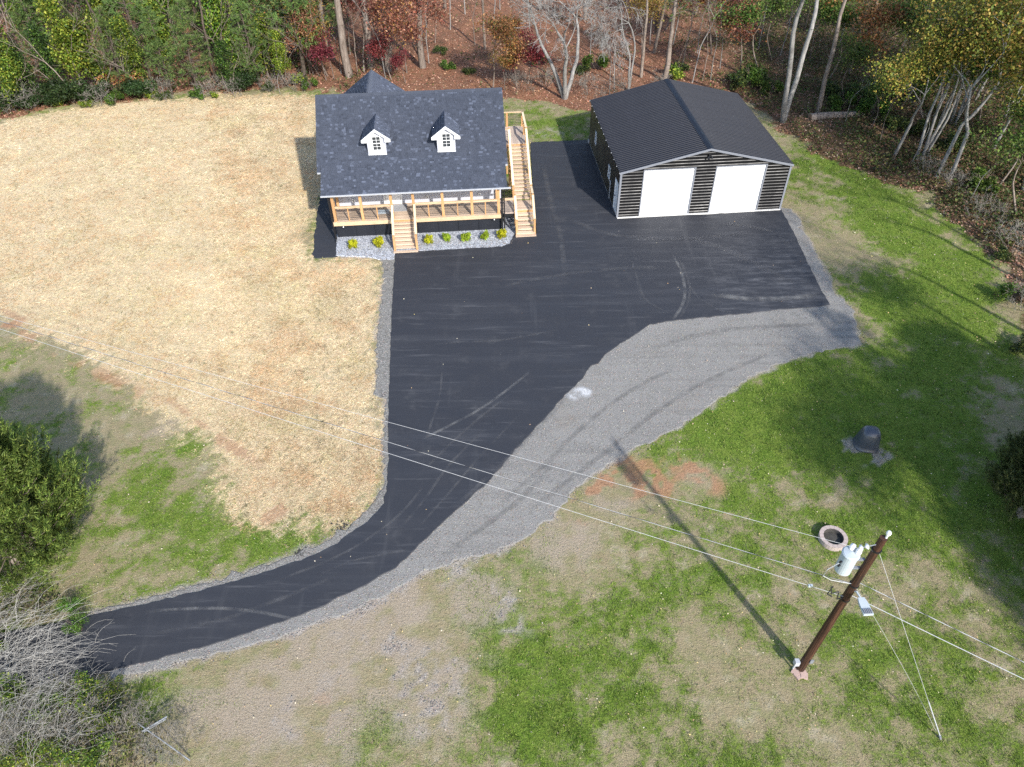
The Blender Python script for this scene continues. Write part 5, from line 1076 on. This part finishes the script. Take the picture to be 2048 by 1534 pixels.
# thicket in the near corner
M_CANE = bark_mat('bleached_cane', (.26, .245, .22), (.46, .44, .40)); cane = canes('canes', 70, 130, (1.4, 3.4), 1.9, 1.0, 1.0, M_CANE, .009); cane2 = canes('canes', 71, 120, (1.0, 2.8), 1.9, .7, 1.2, M_CANE, .009)
for i, (px, py, s_, rz, pr, lb) in enumerate([(10,1320,.85,.1,cane,'pale dead cane clump arching beside the driveway mouth'), (65,1350,.75,-.2,cane,'pale dead cane clump leaning over the driveway end'), (35,1430,.85,.5,cane2,'pale dead cane clump in the middle of the near thicket'), (120,1470,.75,.2,cane2,'low dead cane clump nearest the fallen fence'), (-40,1250,.8,.1,cane,'dead cane clump under the large cedar'), (-10,1510,.85,.9,cane2,'dead cane clump in the bottom left corner'), (150,1420,.55,.5,cane2,'small dead cane clump beside the yellow-leaved shrub')]):
    place(pr, 'cane_clump', P(px, py), s_, rz, (0, 0), lb, 'brush', 'dead canes of the near thicket')
thick_y = bush('shrub', 72, 1.6, 1.0, YGRN+MGRN, 1300, (.035, .075), 12); thick_g = bush('shrub', 73, 1.5, .9, MGRN+YGRN[:2], 1300, (.03, .07), 12); thick_e = bush('shrub', 74, 1.3, .55, [(.10, .2, .03), (.14, .26, .04), (.07, .15, .02)], 1500, (.02, .055), 10, 14, .2, .35)
for px, py, s_, pr, lb in [(165,1262,.7,thick_e,'small bright evergreen shrub where the driveway leaves the picture'), (150,1225,.6,thick_e,'feathery green shrub under the large cedar'), (20,1170,.7,thick_e,'bright green sprig at the left edge under the cedar'), (175,1405,.62,thick_y,'yellow-leaved shrub between the dead canes and the fence'), (215,1440,.62,thick_y,'yellow-green shrub beside the fallen fence pipes'), (200,1515,.7,thick_g,'leafy green shrub at the bottom beside the chain-link'), (110,1430,.55,thick_g,'green shrub in the middle of the dead canes'), (30,1400,.65,thick_g,'green shrub at the left edge below the canes'), (40,1525,.6,thick_y,'yellow-green shrub in the bottom left corner'), (120,1528,.55,thick_y,'yellow-green shrub at the bottom between two dead clumps'), (240,1385,.4,thick_g,'small green plant at the corner of the near gravel edge'), (0,1300,.5,thick_g,'green shrub at the left edge beside the driveway mouth')]:
    place(pr, 'thicket_shrub', P(px, py), s_, px*.1, (0, 0), lb, 'shrub', 'shrubs of the near thicket')
row([brush_b], 'dead_brush', 'tangle of dead twigs', [(265,1470,.6),(300,1440,.5),(330,1500,.5),(60,1480,.8),(370,1480,.4),(180,1470,.7)], 'brush', where='in the near thicket')
# fallen chain-link fence
def P3(px, py, z): return Vector(P(px, py, z))
fo = P3(320, 1470, 0); fence = empty('fence', fo, 0, 'fallen chain-link fence with bare galvanised pipes beside the thicket', 'fence')
M_GALV = m_plain('galvanised_pipe', (.27, .285, .30), .5, .4, .2, .2, 4)
MB().tube([P3(276, 1447, .55)-fo, P3(330, 1485, .35)-fo, P3(380, 1521, .12)-fo], .02, 8).build('pipe', M_GALV, fence); MB().tube([P3(284, 1463, .5)-fo, P3(334, 1433, .6)-fo], .024, 8).build('pipe', M_GALV, fence); MB().tube([P3(288, 1464, .42)-fo, P3(332, 1438, .5)-fo], .02, 8).build('pipe', M_GALV, fence)
cl_ = MB(); A_, B_ = P3(280, 1465, .40)-fo, P3(372, 1524, .10)-fo; Cx = P3(262, 1500, .08)-A_-fo
for k in range(26):
    t = k/25
    for s_ in (-1, 1):
        pts = []
        for j in range(9):
            v = j/8; u = t+s_*v*.28
            if 0 <= u <= 1: pts.append(A_+(B_-A_)*u+Cx*v+Vector((0, 0, .04*math.sin(u*9+v*5))))
        if len(pts) > 1: cl_.tube(pts, .0028, 3, False)
cl_.build('chain_link', M_GALV, fence)

# seven clipped shrubs in the stone bed
sh_y = bush('shrub', 80, .62, .30, [(.52, .50, .02), (.60, .56, .03), (.42, .43, .02), (.30, .33, .02)], 2600, (.03, .065), 30, 8, .1, .3); sh_g = bush('shrub', 81, .62, .30, [(.30, .40, .03), (.38, .46, .04), (.2, .29, .02)], 2600, (.03, .065), 30, 8, .1, .3)
for i, ((px, py), pr, lb) in enumerate(zip([(707,491),(757,488),(857,483),(896,477.5),(932,477),(969,474),(1003,471)], [sh_y, sh_y, sh_y, sh_g, sh_g, sh_g, sh_y],
    ['yellow shrub in the stone bed, farthest from the side stairs', 'yellow shrub in the stone bed just before the front stairs', 'yellow shrub in the stone bed just past the front stairs', 'green shrub second past the front stairs in the stone bed', 'green shrub third past the front stairs in the stone bed', 'green shrub fourth past the front stairs in the stone bed', 'yellow-green shrub in the stone bed beside the side stairs'])):
    p_ = P(px, py+4, .05); place(pr, 'garden_shrub', p_, .90+.07*math.sin(i*2.1), i*1.1, (0, 0), lb, 'shrub', 'small shrubs in the stone bed')

# ------------------------------------------------------------------ ground cover: blades, straw, leaves, pebbles
def inside_view(n, r, y0=6, y1=95, power=1.0):
    """random ground points over what the camera overlooks, denser nearby"""
    y = y0*(y1/y0)**r.uniform(0, 1, n); hw = 12+.62*y; x = r.uniform(-1, 1, n)*hw; return x, y
r = np.random.default_rng(99)
def free(x, y, extra=0):
    return np.maximum.reduce([sdist(x, y, q) for q in (pA, pL, pV, pB, pP)]) < extra
hc = lambda x, y: ((math.cos(HA)*(x-HX)+math.sin(HA)*(y-HY)), (-math.sin(HA)*(x-HX)+math.cos(HA)*(y-HY)))
def not_built(x, y):
    u, v = hc(x, y); gu = math.cos(GA)*(x-GXo)+math.sin(GA)*(y-GYo); gv = -math.sin(GA)*(x-GXo)+math.cos(GA)*(y-GYo)
    return ~((u > -.2) & (u < 12.1) & (v > .6) & (v < 9.9)) & ~((gu > -.2) & (gu < GW+.2) & (gv > -.2) & (gv < GD+.2))
# grass
x, y = inside_view(740000, r, 7.2, 66); m = masks(x, y); lush = m['lush']+r.normal(0, .13, len(x))
keep = (r.random(len(x)) < np.clip((lush-.18)*1.5, .1, 1)) & (m['straw'] < .85*r.random(len(x))**.7) & (m['woods'] < .5) & (m['grav']+r.normal(0, .1, len(x)) < .55) & (m['dirt'] < .5) & (r.random(len(x)) > .6*m['soil']) & free(x, y, -.04) & not_built(x, y)
x, y, lush = x[keep], y[keep], lush[keep]; n = len(x); d = unit(np.stack([r.normal(0, .55, n), r.normal(0, .55, n), np.full(n, .8)], 1)); g = np.clip((lush-.30)*1.7+r.normal(0, .3, n), 0, 1)[:, None]
col = (pal(r, n, [(.34, .28, .18), (.27, .22, .135), (.42, .355, .245), (.22, .20, .10)])*(1-g)+pal(r, n, [(.13, .215, .028), (.18, .27, .042), (.09, .155, .020), (.24, .31, .055)])*g)
col = col*np.where(g > .5, np.array([[.92, .88, 1.0]]), 1.0)*(.62+.75*fbm(x, y, 2.6, 83, 3)[:, None])*(.8+.4*vnoise(x, y, 6.5, 85)[:, None])
sz = (.6+y/50)*(.7+.6*vnoise(x, y, 4.0, 87))
tag(link('grass', needle_mesh('grass', np.stack([x, y, np.zeros(n)], 1), d, r.uniform(.05, .12, n)*(.6+.5*g[:, 0])*sz, .022*sz*r.uniform(.7, 1.3, n), col, r, M_GRASS)), 'short lawn grass, green in patches and dry between them', 'grass', kind='stuff')
# straw
x, y = inside_view(520000, r, 16, 64); x = -np.abs(x)+r.uniform(0, 1, len(x))*0; x = np.where(r.random(len(x)) < .3, x*.5, x); m = masks(x, y)
keep = (m['straw']**1.3 > r.random(len(x))) & free(x, y, -.03) & not_built(x, y) & (r.random(len(x)) > m['dirt']*.85) & (r.random(len(x)) > .35*sstep(fbm(x, y, 1.3, 73), .55, .66)); x, y = x[keep], y[keep]; n = len(x)
d = unit(np.stack([r.normal(0, 1, n), r.normal(0, 1, n), r.uniform(.0, .35, n)], 1)); tone = fbm(x, y, .8, 77)[:, None]
col = pal(r, n, [(.62, .50, .315), (.70, .585, .395), (.55, .425, .255), (.47, .35, .205), (.33, .255, .14)], .22)*(.56+.55*tone+.35*fbm(x, y, 2.2, 71, 3)[:, None])
grn = r.random(n) < .05*(m['n2'][keep] > .52); col[grn] = (.16, .19, .06)
ra = sstep(fbm(x, y, .7, 47), .50, .62)[:, None]*.85; col = col*(1-ra)+col*np.array([.84, .70, .60])*ra; rb_ = sstep(fbm(x, y, .5, 53), .54, .70)[:, None]*.6; col = col*(1-rb_)+col*np.array([.78, .82, .66])*rb_; rc2 = sstep(fbm(x, y, .3, 59), .5, .68)[:, None]*.6; col = np.clip(col*(1+rc2*np.array([.12, .13, .17])), 0, .85); spk = (vnoise(x, y, 7.0, 41) > .80) & (fbm(x, y, .6, 43) > .46); col[spk] *= np.array([.42, .45, .40])
sz = .7+y/60
tag(link('straw', needle_mesh('straw', np.stack([x, y, r.uniform(0, .02, n)], 1), d, r.uniform(.08, .2, n)*sz, .012*sz*r.uniform(.7, 1.4, n), col, r, M_STRAW)), 'pale straw mulch strewn over the seeded yard', 'straw', kind='stuff')
# undergrowth between the trunks
x, y = inside_view(90000, r, 36, 92); m = masks(x, y); dens = sstep(fbm(x, y, .55, 61)+.25*m['rightw']+.2*sstep(-x, 14, 22)-.13*sstep(-np.abs(x-2), -15, -11), .50, .72)
keep = (m['woods'] > .6) & (r.random(len(x)) < dens) & free(x, y, -.3) & not_built(x, y); x, y = x[keep], y[keep]; n0 = len(x); rep = 3; x = np.repeat(x, rep)+r.normal(0, .25, n0*rep); y = np.repeat(y, rep)+r.normal(0, .25, n0*rep); n = len(x)
hh = np.abs(r.normal(0, .45, n))*np.clip(fbm(x, y, .8, 63)*1.8, .3, 1.6)
ug = pal(r, n, [(.055, .085, .02), (.08, .11, .03), (.04, .06, .018), (.13, .14, .04), (.16, .12, .06), (.10, .07, .04)], .3)
tag(link('undergrowth', leaf_mesh('undergrowth', np.stack([x, y, hh+.02], 1), r.uniform(.06, .13, n), ug, r, .6, .5, M_LEAF)), 'low leafy undergrowth between the trunks of the wood', 'undergrowth', kind='stuff')
# low leaves coloured dark to stand in for shaded gaps in the near thicket
pT = poly([(-150,1180),(120,1190),(175,1260),(150,1330),(200,1370),(250,1420),(330,1470),(300,1560),(-150,1560)])
x = r.uniform(-26, -9, 60000); y = r.uniform(5.5, 17, 60000); e = sdist(x, y, pT)+(fbm(x, y, 1.2, 91)-.5)*1.5; keep = (e > 0) & (sdist(x, y, pA) < -.15) & (r.random(60000) < .25+.75*sstep(fbm(x, y, .9, 93), .4, .6)); x, y = x[keep], y[keep]; n = len(x)
hh = np.abs(r.normal(0, .30, n))*(.4+1.2*fbm(x, y, .9, 93))
tag(link('thicket_shade_leaves', leaf_mesh('thicket_shade_leaves', np.stack([x, y, hh+.02], 1), r.uniform(.025, .06, n), pal(r, n, [(.045, .06, .02), (.07, .085, .025), (.09, .07, .04), (.13, .10, .07), (.05, .045, .03), (.14, .17, .03)], .3), r, .6, .6, M_LEAF)), 'low leaves coloured dark for the shaded gaps under the near thicket', 'undergrowth', kind='stuff')
# fallen leaves
x, y = inside_view(150000, r, 30, 95); m = masks(x, y); keep = (m['woods'] > .25+.5*r.random(len(x))) & free(x, y, -.1) & not_built(x, y); xa, ya = x[keep], y[keep]
x, y = inside_view(5200, r, 9, 62); m2 = masks(x, y); near_w = sstep(sdist(x, y, pW), -9, 0); keep = (r.random(len(x)) < .35+.65*near_w) & not_built(x, y) & (free(x, y, 0) | (r.random(len(x)) < .22)) & ((m2['straw'] < .5) | (r.random(len(x)) < .15)); xb, yb = x[keep], y[keep]
nW, nL = len(xa), len(xb); xs, ys = np.concatenate([xa, xb]), np.concatenate([ya, yb]); n = nW+nL
hz = np.concatenate([masks(xa, ya)['woods']*(fbm(xa, ya, .35, 21)-.4)*.5+.02, np.full(nL, .075)])
mid = (1-sstep(xs[:nW], 12, 24))[:, None]; warm = 1+mid*np.array([.22, .06, .0])
col = np.concatenate([warm*pal(r, nW, [(.23, .115, .07), (.31, .17, .11), (.17, .08, .05), (.36, .23, .155), (.42, .31, .22), (.27, .16, .105)], .3), pal(r, nL, [(.50, .40, .26), (.62, .54, .40), (.38, .24, .13), (.55, .42, .18)], .25)])
sz = np.concatenate([r.uniform(.05, .10, nW), r.uniform(.018, .034, nL)*(.7+yb/40)])
tag(link('fallen_leaves', leaf_mesh('fallen_leaves', np.stack([xs, ys, hz], 1), sz, col, r, .7, 2.0, M_LITTER)), 'brown fallen leaves carpeting the wood and dotting the lawn', 'leaves', kind='stuff')
# pebbles along the gravel edges and in the grass
x, y = inside_view(260000, r, 9, 50); e = np.maximum.reduce([sdist(x, y, q) for q in (pL, pV, pB)]); m = masks(x, y)
keep = (((e > -.45) & (r.random(len(x)) < np.exp(-np.abs(e)/.25)*.4+.006+.25*(sdist(x, y, pB) > 0))) | (m['grav'] > .62+.5*r.random(len(x)))) & (sdist(x, y, pA) < .12*r.random(len(x))) & (sdist(x, y, pP) < 0) & not_built(x, y); x, y = x[keep], y[keep]; e = e[keep]; n = len(x)
s_ = r.uniform(.012, .032, n)*(.8+y/50); base = np.array([(1, 0, 0), (-.5, .8, 0), (-.5, -.8, 0), (0, 0, .8)]); rot = r.uniform(0, 6.28, n); cr_, sr_ = np.cos(rot), np.sin(rot)
V = np.stack([np.stack([b[0]*cr_-b[1]*sr_, b[0]*sr_+b[1]*cr_, np.full(n, b[2])], 1) for b in base], 1)*s_[:, None, None]+np.stack([x, y, np.where(sdist(x, y, pB) > 0, .05, .024)], 1)[:, None]
Fp = (np.array([(0, 1, 3), (1, 2, 3), (2, 0, 3)])[None]+(np.arange(n)*4)[:, None, None]).reshape(-1, 3)
pc = pal(r, n, [(.26, .245, .215), (.32, .30, .27), (.38, .36, .33), (.21, .195, .17), (.32, .27, .22)], .18)
pm_ = np_mesh('pebbles', V.reshape(-1, 3), Fp, np.repeat(pc, 4, 0)); tag(link('pebbles', pm_, M_LITTER), 'loose grey pebbles along the gravel edges and in bare patches', 'pebbles', kind='stuff')
# lumps of asphalt spilled beside the drive
M_LUMP = m_plain('spilled_asphalt', (.02, .02, .022), .7, .3, 0, .4, 8)
for i, (px, py, s_, lb) in enumerate([(605,1107,.28,'black lump of spilled asphalt on the verge where the drive bends'), (683,1050,.42,'scattered black asphalt crumbs beside the straw at the bend'), (774,541,.16,'small black asphalt lump on the verge by the front stairs'), (762,655,.12,'small black asphalt lump half way along the gravel verge')]):
    rr_ = np.random.default_rng(i+5); mb = MB()
    for k in range(26):
        c = Vector((rr_.normal(0, s_*.5), rr_.normal(0, s_*.35), .02)); q_ = rr_.uniform(.02, .07)*(s_/.28)**.5
        mb.add([c+Vector((q_, 0, -.02)), c+Vector((-q_*.5, q_*.8, -.02)), c+Vector((-q_*.5, -q_*.8, -.02)), c+Vector((0, 0, q_*.8))], [(0, 1, 3), (1, 2, 3), (2, 0, 3)])
    tag(mb.build('asphalt_spill', M_LUMP, None, tuple(P(px, py))), lb, 'asphalt spill', 'spilled asphalt beside the drive')
